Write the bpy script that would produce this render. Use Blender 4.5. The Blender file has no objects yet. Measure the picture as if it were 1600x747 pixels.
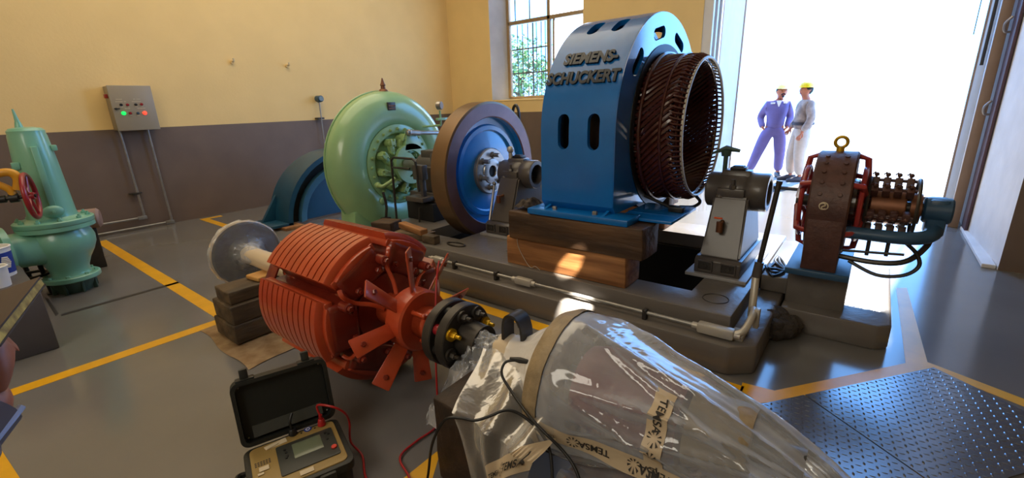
import bpy, bmesh, math, random
from math import sin, cos, pi, radians, sqrt, atan2, hypot
from mathutils import Vector, Matrix, noise
random.seed(7)
SC = bpy.context.scene
COL = SC.collection

# ------------------------------------------------------------------ camera, world, sun, lamps, exposure
CAM_F, CAM_YAW, CAM_PITCH, CAM_ROLL, CAM_H = 711.19, 0.671538, 0.285355, 0.032783, 1.5
fw = Vector((cos(CAM_PITCH)*cos(CAM_YAW), cos(CAM_PITCH)*sin(CAM_YAW), -sin(CAM_PITCH)))
r0 = Vector((sin(CAM_YAW), -cos(CAM_YAW), 0)); d0 = fw.cross(r0)
rt = r0*cos(CAM_ROLL) + d0*sin(CAM_ROLL)
dn = -r0*sin(CAM_ROLL) + d0*cos(CAM_ROLL)
cam = bpy.data.cameras.new('camera'); cam.sensor_width = 36; cam.lens = 36*CAM_F/1600
cam.clip_start = .05; cam.clip_end = 300
cam_o = bpy.data.objects.new('camera', cam); COL.objects.link(cam_o)
Mc = Matrix((rt, -dn, -fw)).transposed().to_4x4(); Mc.translation = (0, 0, CAM_H)
cam_o.matrix_world = Mc
SC.camera = cam_o
SC.view_settings.view_transform = 'Standard'
SC.view_settings.look = 'None'
SC.view_settings.gamma = 1.0
SC.view_settings.use_curve_mapping = False
SC.view_settings.exposure = 0.0

W = bpy.data.worlds.new('sky'); SC.world = W; W.use_nodes = True
bg = W.node_tree.nodes['Background']
bg.inputs[0].default_value = (0.165, 0.44, 1.0, 1); bg.inputs[1].default_value = 7.4

def light(name, kind, loc, target, energy, color=(1, 1, 1), **kw):
    l = bpy.data.lights.new(name, kind); l.energy = energy; l.color = color
    for k, v in kw.items(): setattr(l, k, v)
    o = bpy.data.objects.new(name, l); COL.objects.link(o); o.location = loc
    d = Vector(target) - Vector(loc)
    o.rotation_euler = d.to_track_quat('-Z', 'Y').to_euler()
    return o
# sun high beyond the doorway
light('sun', 'SUN', (20, -3, 18), (20-2.6, -3+.38, 18-2.75), 24.0, (1.0, .95, .86), angle=radians(.6))
# unseen area fills added to lift the interior: one overhead, one behind the camera
light('overhead_fill', 'AREA', (2.8, 5.2, 5.6), (2.8, 5.2, 0), 185, (1.0, .83, .58), shape='RECTANGLE', size=5.5, size_y=4.5)
light('rear_fill', 'AREA', (-2.8, 1.6, 3.6), (4, 3.2, .9), 125, (1.0, .91, .76), shape='RECTANGLE', size=3.2, size_y=2.2)
# unseen spot lamps added to throw the sun patch on timbers and ledge
light('sun_patch_spot', 'SPOT', (.9, -.6, 3.4), (2.66, 1.60, .375), 7000, (1.0, .90, .74), spot_size=radians(2.1), spot_blend=.25, shadow_soft_size=.02)
light('sun_patch_spot', 'SPOT', (.9, -.6, 3.4), (2.50, 1.45, .16), 16000, (1.0, .96, .88), spot_size=radians(2.9), spot_blend=.2, shadow_soft_size=.02)

def ray(x, y):
    return (rt*((x-800)/CAM_F) + dn*((y-373.5)/CAM_F) + fw)
def gz(x, y, z=0.0):
    d = ray(x, y); t = (z-CAM_H)/d.z; return Vector((0, 0, CAM_H)) + d*t
def gx(x, y, X):
    d = ray(x, y); return Vector((0, 0, CAM_H)) + d*(X/d.x)
def gy(x, y, Y):
    d = ray(x, y); return Vector((0, 0, CAM_H)) + d*(Y/d.y)

# ------------------------------------------------------------------ materials
def lin(c):
    return tuple((v/12.92 if v <= .04045 else ((v+.055)/1.055)**2.4) for v in (x/255 for x in c))
def mat(name, rgb, rough=.5, metal=0.0, var=.12, vscale=6.0, bump=0.0, bscale=40.0, coat=0.0, rgb2=None, spec=.5, emis=0.0, stretch=None):
    m = bpy.data.materials.new(name); m.use_nodes = True
    nt = m.node_tree; b = nt.nodes['Principled BSDF']
    c = lin(rgb); c2 = lin(rgb2) if rgb2 else tuple(x*(1-var) for x in c)
    tc = nt.nodes.new('ShaderNodeTexCoord'); src = tc.outputs['Object']
    if stretch:
        mp = nt.nodes.new('ShaderNodeMapping'); mp.inputs['Scale'].default_value = stretch
        nt.links.new(src, mp.inputs[0]); src = mp.outputs[0]
    n = nt.nodes.new('ShaderNodeTexNoise'); n.inputs['Scale'].default_value = vscale; n.inputs['Detail'].default_value = 5
    nt.links.new(src, n.inputs['Vector'])
    rp = nt.nodes.new('ShaderNodeValToRGB'); rp.color_ramp.elements[0].position = .35; rp.color_ramp.elements[1].position = .68
    rp.color_ramp.elements[0].color = (*c2, 1); rp.color_ramp.elements[1].color = (*c, 1)
    nt.links.new(n.outputs['Fac'], rp.inputs[0]); nt.links.new(rp.outputs[0], b.inputs['Base Color'])
    b.inputs['Roughness'].default_value = rough; b.inputs['Metallic'].default_value = metal
    b.inputs['Specular IOR Level'].default_value = spec
    if coat:
        b.inputs['Coat Weight'].default_value = coat; b.inputs['Coat Roughness'].default_value = .08
    if bump:
        n2 = nt.nodes.new('ShaderNodeTexNoise'); n2.inputs['Scale'].default_value = bscale; n2.inputs['Detail'].default_value = 4
        nt.links.new(src, n2.inputs['Vector'])
        bp = nt.nodes.new('ShaderNodeBump'); bp.inputs['Strength'].default_value = bump; bp.inputs['Distance'].default_value = .02
        nt.links.new(n2.outputs['Fac'], bp.inputs['Height']); nt.links.new(bp.outputs[0], b.inputs['Normal'])
    if emis:
        b.inputs['Emission Color'].default_value = (*c, 1); b.inputs['Emission Strength'].default_value = emis
    return m
def film(name, alpha=.3, tint=(235, 240, 250), rough=.12, bscale=14, bump=.5, edge=.45, gloss=1.1):
    m = bpy.data.materials.new(name); m.use_nodes = True
    nt = m.node_tree; nt.nodes.clear()
    out = nt.nodes.new('ShaderNodeOutputMaterial'); mix = nt.nodes.new('ShaderNodeMixShader')
    tr = nt.nodes.new('ShaderNodeBsdfTransparent'); pr = nt.nodes.new('ShaderNodeBsdfPrincipled')
    tr.inputs[0].default_value = (.96, .97, .98, 1)
    pr.inputs['Base Color'].default_value = (*lin(tint), 1); pr.inputs['Roughness'].default_value = rough
    pr.inputs['Specular IOR Level'].default_value = .3
    tc = nt.nodes.new('ShaderNodeTexCoord'); n = nt.nodes.new('ShaderNodeTexNoise')
    n.inputs['Scale'].default_value = bscale; n.inputs['Detail'].default_value = 3; n.inputs['Distortion'].default_value = 1.5
    nt.links.new(tc.outputs['Object'], n.inputs['Vector'])
    bp = nt.nodes.new('ShaderNodeBump'); bp.inputs['Strength'].default_value = bump; bp.inputs['Distance'].default_value = .03
    nt.links.new(n.outputs['Fac'], bp.inputs['Height']); nt.links.new(bp.outputs[0], pr.inputs['Normal'])
    lw = nt.nodes.new('ShaderNodeLayerWeight'); lw.inputs[0].default_value = .35
    nt.links.new(bp.outputs[0], lw.inputs['Normal'])
    ma = nt.nodes.new('ShaderNodeMath'); ma.operation = 'MULTIPLY_ADD'; ma.inputs[1].default_value = edge; ma.inputs[2].default_value = alpha
    ma.use_clamp = True
    nt.links.new(lw.outputs['Facing'], ma.inputs[0]); nt.links.new(ma.outputs[0], mix.inputs[0])
    nt.links.new(tr.outputs[0], mix.inputs[1]); nt.links.new(pr.outputs[0], mix.inputs[2])
    gl = nt.nodes.new('ShaderNodeBsdfGlossy'); gl.inputs['Roughness'].default_value = rough
    nt.links.new(bp.outputs[0], gl.inputs['Normal'])
    fr = nt.nodes.new('ShaderNodeFresnel'); fr.inputs['IOR'].default_value = 1.55; nt.links.new(bp.outputs[0], fr.inputs['Normal'])
    fm = nt.nodes.new('ShaderNodeMath'); fm.operation = 'MULTIPLY_ADD'; fm.inputs[1].default_value = gloss; fm.inputs[2].default_value = .02*gloss; fm.use_clamp = True
    nt.links.new(fr.outputs[0], fm.inputs[0])
    mx2 = nt.nodes.new('ShaderNodeMixShader'); nt.links.new(fm.outputs[0], mx2.inputs[0])
    nt.links.new(mix.outputs[0], mx2.inputs[1]); nt.links.new(gl.outputs[0], mx2.inputs[2])
    nt.links.new(mx2.outputs[0], out.inputs[0])
    return m
M = {}
M['floor'] = mat('floor_epoxy', (113, 111, 109), .15, var=.12, vscale=1.3, bump=.02, bscale=5, spec=.55)
M['yellow_line'] = mat('yellow_floor_paint', (226, 168, 22), .35, var=.12, vscale=9)
M['joint'] = mat('floor_joint', (45, 42, 40), .7)
M['plaster'] = mat('wall_yellow_plaster', (230, 200, 138), .75, var=.05, vscale=2.0, bump=.08, bscale=30)
M['dado'] = mat('wall_brown_dado', (112, 95, 83), .5, var=.14, vscale=2.5, bump=.06, bscale=18)
M['white_plaster'] = mat('white_plaster', (225, 222, 220), .8, var=.12, vscale=3, bump=.1, bscale=20)
M['ceiling'] = mat('ceiling_paint', (222, 210, 185), .9)
M['concrete'] = mat('plinth_grey_paint', (108, 102, 96), .28, var=.08, vscale=3, bump=.12, bscale=22)
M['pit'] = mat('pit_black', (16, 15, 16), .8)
M['ground'] = mat('sunlit_concrete_ground', (160, 160, 158), .9, var=.05)
M['blue'] = mat('glossy_blue_paint', (8, 106, 186), .26, var=.14, vscale=4, bump=.08, bscale=16, coat=.25)
M['bluegloss'] = mat('mirror_gloss_blue_paint', (8, 106, 186), .12, var=.1, bump=.03, bscale=5, coat=1.0, spec=.9)
M['dblue'] = mat('dark_blue_paint', (20, 70, 98), .4, var=.2, vscale=4, coat=.1)
M['teal'] = mat('light_blue_face', (66, 116, 138), .45, var=.15)
M['green'] = mat('light_green_paint', (142, 182, 134), .28, var=.10, vscale=3, bump=.05, bscale=14, coat=.35)
M['vgreen'] = mat('mint_green_paint', (122, 182, 158), .3, var=.08, vscale=4, bump=.04, bscale=16, coat=.3)
M['dgreen'] = mat('dark_green_paint', (62, 88, 74), .5)
M['lever'] = mat('lever_green_paint', (150, 180, 118), .35, var=.12, coat=.3)
M['rim'] = mat('flywheel_rim_steel', (128, 102, 74), .38, metal=.55, var=.2, vscale=3, stretch=(1, 1, 1))
M['rimface'] = mat('flywheel_face_steel', (122, 92, 92), .38, metal=.45, var=.3, vscale=5)
M['wblue'] = mat('flywheel_blue_paint', (34, 128, 196), .25, var=.12, vscale=5, bump=.06, bscale=18, coat=.5)
M['steel'] = mat('machined_steel', (168, 164, 160), .32, metal=.8, var=.15, vscale=12)
M['dsteel'] = mat('dark_steel', (70, 66, 62), .42, metal=.5, var=.25, vscale=10)
M['grey'] = mat('grey_machine_paint', (80, 74, 70), .36, var=.12, vscale=6, bump=.05, bscale=20, coat=.15)
M['lgrey'] = mat('bell_grey_paint', (150, 148, 148), .35, var=.12)
M['black'] = mat('black_rubber', (18, 18, 19), .45)
M['void'] = mat('dark_bore', (10, 9, 9), .8)
M['maroon'] = mat('varnished_winding', (74, 34, 28), .25, var=.3, vscale=20, coat=.4)
M['dmaroon'] = mat('dark_maroon_core', (52, 28, 28), .5)
M['letter'] = mat('dark_letter_paint', (12, 28, 46), .4)
M['bare'] = mat('bright_end_plate', (196, 188, 160), .3, metal=.6, var=.3, vscale=6)
M['wood_d'] = mat('dark_oily_timber', (96, 68, 42), .6, rgb2=(48, 32, 20), vscale=7, bump=.5, bscale=20, stretch=(1, .18, 1))
M['wood_k'] = mat('blackened_log', (62, 42, 28), .65, rgb2=(28, 20, 14), vscale=6, bump=.5, bscale=16)
M['wood_m'] = mat('brown_timber', (178, 124, 74), .6, rgb2=(118, 76, 42), vscale=9, bump=.3, bscale=24, stretch=(1, .14, 1.6))
M['wood_l'] = mat('pale_timber', (206, 158, 88), .65, rgb2=(172, 122, 62), vscale=9, bump=.2, stretch=(.2, 1, 1))
M['wood_b'] = mat('weathered_block', (104, 84, 58), .65, rgb2=(54, 43, 31), vscale=6, bump=.5, bscale=16, stretch=(.3, 1, 1.4))
M['red'] = mat('red_oxide_paint', (180, 68, 36), .30, var=.16, vscale=7, bump=.06, bscale=26, coat=.35)
M['redd'] = mat('shaded_red_paint', (124, 40, 26), .3, var=.25, vscale=9, bump=.08, bscale=26, coat=.35)  # red oxide with shade put into the colour, for inner rotor parts
M['slit'] = mat('pole_slit_shadowed_gap', (70, 22, 14), .7)
M['xred'] = mat('exciter_red_paint', (158, 50, 46), .35, coat=.3)
M['xmar'] = mat('exciter_maroon_frame', (84, 52, 44), .5, var=.3, vscale=14, bump=.2, bscale=40)
M['xblue'] = mat('exciter_blue_paint', (44, 78, 108), .4, var=.15)
M['copper'] = mat('copper_brass', (132, 84, 56), .4, metal=.5, var=.3)
M['brass'] = mat('brass', (222, 176, 40), .3, metal=.7)
M['panel'] = mat('panel_grey_enamel', (150, 140, 122), .4, var=.04)
M['galv'] = mat('galvanised_conduit', (158, 156, 152), .35, metal=.6, var=.2, vscale=20)
M['silver'] = mat('silver_fitting_and_backlight', (190, 184, 172), .4, metal=.3)  # fitting paint; on the winding ring it stands in for backlight
M['white'] = mat('white_plastic', (236, 234, 228), .5)
M['yellow'] = mat('yellow_enamel', (214, 150, 30), .4, coat=.2)
M['wheelred'] = mat('handwheel_red', (146, 22, 34), .35, coat=.3)
M['orange'] = mat('orange_handle', (230, 84, 20), .4)
M['casebk'] = mat('case_black_plastic', (30, 32, 30), .5, bump=.05, bscale=60)
M['casein'] = mat('lid_lining', (22, 27, 26), .55)
M['tan'] = mat('tan_instrument_panel', (152, 126, 72), .5, var=.06)
M['keypad'] = mat('keypad_grey', (50, 52, 48), .5)
M['screen'] = mat('lcd_screen', (104, 112, 92), .2)
M['ledred'] = mat('red_button', (216, 60, 40), .35)
M['leadred'] = mat('red_test_lead', (168, 26, 28), .4)
M['label'] = mat('pale_label', (206, 190, 160), .6)
M['ink'] = mat('printing_ink', (52, 48, 46), .6)
M['card'] = mat('cardboard', (206, 178, 136), .85, rgb2=(160, 128, 88), vscale=8)
M['tape'] = mat('tan_packing_tape', (206, 186, 156), .45, var=.06)
M['band'] = mat('brown_wrap_band', (160, 140, 108), .5, var=.3, vscale=14, bump=.3, bscale=30)
M['purple'] = mat('armature_winding', (140, 78, 86), .4, var=.25, vscale=30, stretch=(1, .1, 1))
M['cloth'] = mat('oily_rag', (128, 116, 106), .9, rgb2=(48, 40, 36), vscale=20, bump=.4)
M['wrap'] = film('stretch_film', .16, rough=.12, bscale=14, bump=.4, gloss=.8)
M['sheet'] = film('plastic_sheet', .20, (232, 236, 246), .10, bscale=3.2, bump=.5, edge=.85)
M['wsheet'] = film('thin_drape_sheet', .13, (236, 230, 222), .16, bscale=4, bump=.35, edge=.6, gloss=.25)
M['milky'] = film('milky_plastic_sheet', .62, (240, 236, 232), .22, bscale=5, bump=.4, gloss=.4)
M['block'] = mat('dark_grey_block_paint', (84, 80, 80), .5, var=.12, bump=.06, bscale=14)
M['skin'] = mat('skin', (176, 104, 72), .5, var=.1)
M['coverall'] = mat('blue_violet_coverall', (104, 92, 146), .8, var=.14, vscale=8, bump=.2, bscale=14)
M['shirt'] = mat('grey_striped_shirt', (168, 150, 140), .8, rgb2=(120, 104, 98), vscale=10)
M['trouser'] = mat('beige_trousers', (196, 176, 160), .8, var=.15, vscale=9, bump=.2)
M['helmet'] = mat('yellow_helmet', (240, 204, 20), .35, coat=.3)
M['whelmet'] = mat('pale_yellow_helmet', (250, 236, 150), .35, coat=.3)
M['shoe'] = mat('dark_boot', (50, 46, 56), .5)
M['hair'] = mat('black_hair', (26, 20, 18), .7)
M['uniform'] = mat('grey_uniform', (120, 106, 104), .85, var=.1)
M['stripe'] = mat('pale_blue_piping', (206, 218, 246), .7)
M['page'] = mat('yellowed_page_edges', (220, 190, 92), .7, rgb2=(120, 92, 40), vscale=30)
M['cover'] = mat('dark_book_cover', (52, 38, 34), .5)
M['leaf'] = mat('tree_leaves', (120, 160, 60), .6, rgb2=(70, 104, 60), vscale=1.5)
M['bark'] = mat('tree_bark', (92, 80, 62), .9)
M['frame'] = mat('window_frame_brown', (150, 126, 92), .45)
M['corr'] = mat('corrugated_white_sheet', (214, 214, 214), .5, var=.05)
M['post'] = mat('door_post_steel', (150, 126, 106), .5)
M['postd'] = mat('door_channel_maroon', (78, 52, 58), .6)
M['tread'] = mat('tread_plate_steel', (136, 138, 142), .24, metal=.75, var=.15, vscale=5)
M['rubble'] = mat('dark_rough_mortar', (66, 58, 52), .95, var=.4, vscale=20, bump=1, bscale=30)
M['pinkbox'] = mat('pinkish_grey_paint', (150, 128, 124), .5)
M['bucketblue'] = mat('blue_label', (30, 60, 150), .4)
def glass_mat(name, alpha, tint):
    m = bpy.data.materials.new(name); m.use_nodes = True
    nt = m.node_tree; nt.nodes.clear()
    out = nt.nodes.new('ShaderNodeOutputMaterial'); mix = nt.nodes.new('ShaderNodeMixShader')
    tr = nt.nodes.new('ShaderNodeBsdfTransparent'); gl = nt.nodes.new('ShaderNodeBsdfGlossy')
    gl.inputs['Roughness'].default_value = .05; tr.inputs[0].default_value = (*tint, 1)
    nz = nt.nodes.new('ShaderNodeTexNoise'); nz.inputs['Scale'].default_value = 3
    ma = nt.nodes.new('ShaderNodeMath'); ma.operation = 'MULTIPLY'; ma.inputs[1].default_value = alpha*2
    nt.links.new(nz.outputs['Fac'], ma.inputs[0]); nt.links.new(ma.outputs[0], mix.inputs[0])
    nt.links.new(tr.outputs[0], mix.inputs[1]); nt.links.new(gl.outputs[0], mix.inputs[2])
    nt.links.new(mix.outputs[0], out.inputs[0]); return m
M['glass'] = glass_mat('window_glass', .06, (.95, .97, .98))
def frosted():
    m = bpy.data.materials.new('frosted_glass'); m.use_nodes = True
    nt = m.node_tree; nt.nodes.clear()
    out = nt.nodes.new('ShaderNodeOutputMaterial'); mix = nt.nodes.new('ShaderNodeMixShader')
    tl = nt.nodes.new('ShaderNodeBsdfTranslucent'); tl.inputs[0].default_value = (.95, .96, .98, 1)
    tr = nt.nodes.new('ShaderNodeBsdfTransparent'); nz = nt.nodes.new('ShaderNodeTexNoise')
    ma = nt.nodes.new('ShaderNodeMath'); ma.operation = 'MULTIPLY_ADD'; ma.inputs[1].default_value = .1; ma.inputs[2].default_value = .25
    nt.links.new(nz.outputs['Fac'], ma.inputs[0]); nt.links.new(ma.outputs[0], mix.inputs[0])
    nt.links.new(tl.outputs[0], mix.inputs[1]); nt.links.new(tr.outputs[0], mix.inputs[2])
    nt.links.new(mix.outputs[0], out.inputs[0]); return m
M['frost'] = frosted()

# ------------------------------------------------------------------ mesh tools
def frame(axis):
    a = Vector(axis).normalized()
    u = Vector((0, 0, 1)).cross(a)
    if u.length < 1e-4: u = Vector((1, 0, 0))
    u.normalize(); v = a.cross(u)
    return u, v, a
def smooth_path(pts, k=6, closed=False):
    pts = [Vector(p) for p in pts]; n = len(pts); out = []
    rng = range(n if closed else n-1)
    for i in rng:
        p0 = pts[(i-1) % n] if (closed or i > 0) else pts[0]
        p1 = pts[i]; p2 = pts[(i+1) % n]
        p3 = pts[(i+2) % n] if (closed or i+2 < n) else pts[-1]
        for j in range(k):
            t = j/k
            out.append(.5*((2*p1)+(-p0+p2)*t+(2*p0-5*p1+4*p2-p3)*t*t+(-p0+3*p1-3*p2+p3)*t**3))
    if not closed: out.append(pts[-1])
    return out
class MB:
    def __init__(s): s.bm = bmesh.new()
    def mark(s): return set(s.bm.faces)
    def setmat(s, before, idx):
        for f in s.bm.faces:
            if f not in before: f.material_index = idx
    def box(s, c, d, R=None, bevel=0.0, seg=2):
        mtx = Matrix.Translation(Vector(c)) @ ((R.to_4x4() if R else Matrix.Identity(4)) @ Matrix.Diagonal((d[0], d[1], d[2], 1)))
        r = bmesh.ops.create_cube(s.bm, size=1, matrix=mtx)
        if bevel:
            es = list({e for v in r['verts'] for e in v.link_edges})
            bmesh.ops.bevel(s.bm, geom=es, offset=bevel, segments=seg, profile=.5, affect='EDGES')
        return s
    def bx(s, x0, x1, y0, y1, z0, z1, bevel=0.0):
        return s.box(((x0+x1)/2, (y0+y1)/2, (z0+z1)/2), (abs(x1-x0), abs(y1-y0), abs(z1-z0)), None, bevel)
    def lathe(s, prof, o, axis=(0, 1, 0), n=48, a0=0, a1=2*pi, closed=False):
        u, v, a = frame(axis); o = Vector(o); full = abs(a1-a0-2*pi) < 1e-6
        m = n if full else n+1; rings = []
        for r, h in prof:
            if r < 1e-6:
                rings.append([s.bm.verts.new(o+a*h)])
            else:
                rings.append([s.bm.verts.new(o+a*h+(u*cos(a0+(a1-a0)*i/n)+v*sin(a0+(a1-a0)*i/n))*r) for i in range(m)])
        pr = list(zip(rings, rings[1:]))
        if closed: pr.append((rings[-1], rings[0]))
        for A, B in pr:
            for i in range(n):
                j = (i+1) % m
                try:
                    if len(A) == 1 and len(B) == 1: continue
                    if len(A) == 1: s.bm.faces.new((A[0], B[j], B[i]))
                    elif len(B) == 1: s.bm.faces.new((A[i], A[j], B[0]))
                    else: s.bm.faces.new((A[i], A[j], B[j], B[i]))
                except ValueError: pass
        if not full and closed:
            for k in (0, m-1):
                try: s.bm.faces.new([R[k] for R in rings])
                except ValueError: pass
        return s
    def cyl(s, p0, p1, r0, r1=None, n=24, bev=0.0):
        p0, p1 = Vector(p0), Vector(p1); L = (p1-p0).length; r1 = r0 if r1 is None else r1
        if bev: pr = [(0, 0), (r0-bev, 0), (r0, bev), (r1, L-bev), (r1-bev, L), (0, L)]
        else: pr = [(0, 0), (r0, 0), (r1, L), (0, L)]
        return s.lathe(pr, p0, p1-p0, n)
    def pipe(s, p0, p1, ro, ri, n=40):
        p0, p1 = Vector(p0), Vector(p1); L = (p1-p0).length
        return s.lathe([(ri, 0), (ro, 0), (ro, L), (ri, L)], p0, p1-p0, n, closed=True)
    def tube(s, pts, r, n=8, closed=False, flat=1.0):
        pts = [Vector(p) for p in pts]; N = len(pts); rings = []; up = None
        for i, p in enumerate(pts):
            a = pts[(i+1) % N] if (closed or i < N-1) else pts[i]
            b = pts[i-1] if (closed or i > 0) else pts[i]
            t = (a-b)
            if t.length < 1e-9: t = Vector((0, 0, 1))
            t.normalize()
            if up is None:
                up = Vector((0, 0, 1)) if abs(t.z) < .9 else Vector((1, 0, 0))
            u = t.cross(up)
            if u.length < 1e-6: u = t.orthogonal()
            u.normalize(); v = u.cross(t).normalized(); up = v
            rr = r[i] if isinstance(r, (list, tuple)) else r
            rings.append([s.bm.verts.new(p+(u*cos(2*pi*k/n)+v*sin(2*pi*k/n)*flat)*rr) for k in range(n)])
        prs = list(zip(rings, rings[1:]))
        if closed: prs.append((rings[-1], rings[0]))
        for A, B in prs:
            for k in range(n):
                s.bm.faces.new((A[k], A[(k+1) % n], B[(k+1) % n], B[k]))
        if not closed:
            s.bm.faces.new(rings[0][::-1]); s.bm.faces.new(rings[-1])
        return s
    def prism(s, pts, vec, bevel=0.0):
        pts = [Vector(p) for p in pts]; vec = Vector(vec)
        A = [s.bm.verts.new(p) for p in pts]; B = [s.bm.verts.new(p+vec) for p in pts]; n = len(pts)
        fs = [s.bm.faces.new(A[::-1]), s.bm.faces.new(B)]
        for i in range(n): fs.append(s.bm.faces.new((A[i], A[(i+1) % n], B[(i+1) % n], B[i])))
        bmesh.ops.recalc_face_normals(s.bm, faces=fs)
        if bevel:
            es = list({e for f in fs for e in f.edges})
            bmesh.ops.bevel(s.bm, geom=es, offset=bevel, segments=2, profile=.5, affect='EDGES')
        return s
    def sph(s, c, r, sc=(1, 1, 1), n=20, R=None):
        mtx = Matrix.Translation(Vector(c)) @ (R.to_4x4() if R else Matrix.Identity(4)) @ Matrix.Diagonal((r*sc[0], r*sc[1], r*sc[2], 1))
        bmesh.ops.create_uvsphere(s.bm, u_segments=n, v_segments=max(8, n*2//3), radius=1, matrix=mtx); return s
    def hexb(s, p, axis, r, h):
        s.lathe([(0, 0), (r, 0), (r, h*.8), (r*.85, h), (0, h)], p, axis, 6); return s
    def torus(s, o, axis, R, r, n=48, m=10):
        return s.lathe([(R+r*cos(2*pi*k/m), r*sin(2*pi*k/m)) for k in range(m)], o, axis, n, closed=True)
    def grid(s, fn, nu, nv, wrapu=False):
        vs = [[s.bm.verts.new(fn(i/(nu if wrapu else nu-1), j/(nv-1))) for j in range(nv)] for i in range(nu)]
        for i in range(nu if wrapu else nu-1):
            for j in range(nv-1):
                a = vs[i]; b = vs[(i+1) % nu]
                s.bm.faces.new((a[j], b[j], b[j+1], a[j+1]))
        return vs
    def mesh(s, name, smooth=38):
        bmesh.ops.recalc_face_normals(s.bm, faces=s.bm.faces)
        if smooth:
            th = radians(smooth)
            for f in s.bm.faces: f.smooth = True
            for e in s.bm.edges:
                if len(e.link_faces) == 2:
                    try:
                        if e.calc_face_angle() > th: e.smooth = False
                    except Exception: pass
        me = bpy.data.meshes.new(name); s.bm.to_mesh(me); s.bm.free(); return me
    def build(s, name, m, parent=None, smooth=38):
        me = s.mesh(name, smooth)
        return link(name, me, m, parent)
def origin(o):
    v = Vector((0, 0, 0))
    while o is not None:
        v += o.location; o = o.parent
    return v
def link(name, me, m, parent=None):
    for x in (m if isinstance(m, (list, tuple)) else [m]):
        me.materials.append(M[x] if isinstance(x, str) else x)
    o = bpy.data.objects.new(name, me); COL.objects.link(o)
    if parent is not None:
        L = origin(parent); me.transform(Matrix.Translation(-L)); o.parent = parent
    return o
def thing(name, label, cat, loc=(0, 0, 0), group=None):
    o = bpy.data.objects.new(name, None); COL.objects.link(o); o.location = loc
    o.empty_display_size = .1
    o['label'] = label; o['category'] = cat
    if group: o['group'] = group
    return o
def tag(o, label, cat, group=None):
    o['label'] = label; o['category'] = cat
    if group: o['group'] = group
    # move the object's origin to its lowest centre so that it stands at its own place
    me = o.data
    xs = [v.co for v in me.vertices]
    c = Vector(((min(v.x for v in xs)+max(v.x for v in xs))/2, (min(v.y for v in xs)+max(v.y for v in xs))/2, min(v.z for v in xs)))
    me.transform(Matrix.Translation(-c)); o.location = c
    return o
def struct(o, label=None):
    o['kind'] = 'structure'
    if label: o['label'] = label
    return o
def baked(o):
    dg = bpy.context.evaluated_depsgraph_get(); dg.update()
    me = bpy.data.meshes.new_from_object(o.evaluated_get(dg), depsgraph=dg)
    o.modifiers.clear(); old = o.data; o.data = me; bpy.data.meshes.remove(old); return o
def cut(o, cutter, m=None):
    co = bpy.data.objects.new('cutter', cutter.mesh('cutter', 0)); COL.objects.link(co)
    md = o.modifiers.new('b', 'BOOLEAN'); md.operation = 'DIFFERENCE'; md.solver = 'EXACT'; md.object = co
    baked(o); me = co.data; bpy.data.objects.remove(co); bpy.data.meshes.remove(me)
    sharpen(o.data); return o
def sharpen(me, ang=38):
    b = bmesh.new(); b.from_mesh(me)
    for f in b.faces: f.smooth = True
    for e in b.edges:
        e.smooth = not (len(e.link_faces) == 2 and e.calc_face_angle(0) > radians(ang))
    b.to_mesh(me); b.free()
def skinned(name, chains, m, parent=None, sub=2):
    """chains: list of [(point, radius), ...]; the first point of a later chain may repeat an earlier point to branch there"""
    verts = []; rad = []; edges = []; idx = {}
    for ch in chains:
        prev = None
        for p, r in ch:
            k = tuple(round(c, 4) for c in p)
            if k not in idx:
                idx[k] = len(verts); verts.append(Vector(p)); rad.append(r)
            if prev is not None and prev != idx[k]: edges.append((prev, idx[k]))
            prev = idx[k]
    me = bpy.data.meshes.new(name); me.from_pydata(verts, edges, [])
    o = bpy.data.objects.new(name, me); COL.objects.link(o)
    md = o.modifiers.new('s', 'SKIN'); md.use_smooth_shade = True
    for i, r in enumerate(rad):
        sv = me.skin_vertices[0].data[i]
        rr = r if isinstance(r, (tuple, list)) else (r, r)
        sv.radius = rr; sv.use_root = (i == 0)
    sd = o.modifiers.new('d', 'SUBSURF'); sd.levels = sub; sd.render_levels = sub
    baked(o)
    for p in o.data.polygons: p.use_smooth = True
    o.data.materials.clear(); o.data.materials.append(M[m] if isinstance(m, str) else m)
    if parent is not None:
        o.data.transform(Matrix.Translation(-origin(parent))); o.parent = parent
    return o
def text_mesh(body, size, depth, bold=0.0):
    cu = bpy.data.curves.new('txt', 'FONT'); cu.body = body; cu.size = size; cu.extrude = depth; cu.offset = bold
    cu.align_x = 'CENTER'; cu.align_y = 'CENTER'
    o = bpy.data.objects.new('txt', cu); COL.objects.link(o)
    dg = bpy.context.evaluated_depsgraph_get(); dg.update()
    me = bpy.data.meshes.new_from_object(o.evaluated_get(dg), depsgraph=dg)
    bpy.data.objects.remove(o); bpy.data.curves.remove(cu); return me
def dup(root, loc, label=None, group=None):
    r = root.copy(); COL.objects.link(r); r.location = loc
    if label: r['label'] = label
    if group: r['group'] = group
    for ch in list(root.children):
        c = ch.copy(); COL.objects.link(c); c.parent = r
        for g in list(ch.children):
            d = g.copy(); COL.objects.link(d); d.parent = c
    return r
def rotz(a): return Matrix.Rotation(a, 3, 'Z')
def wob(p, s=3.0, a=.02): return noise.noise_vector(Vector(p)*s)*a
def roughen(mb, amp=.004, scale=9.0, cuts=3):
    bmesh.ops.subdivide_edges(mb.bm, edges=list(mb.bm.edges), cuts=cuts, use_grid_fill=True)
    for v in mb.bm.verts: v.co += noise.noise_vector(v.co*scale)*amp
    return mb

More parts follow.
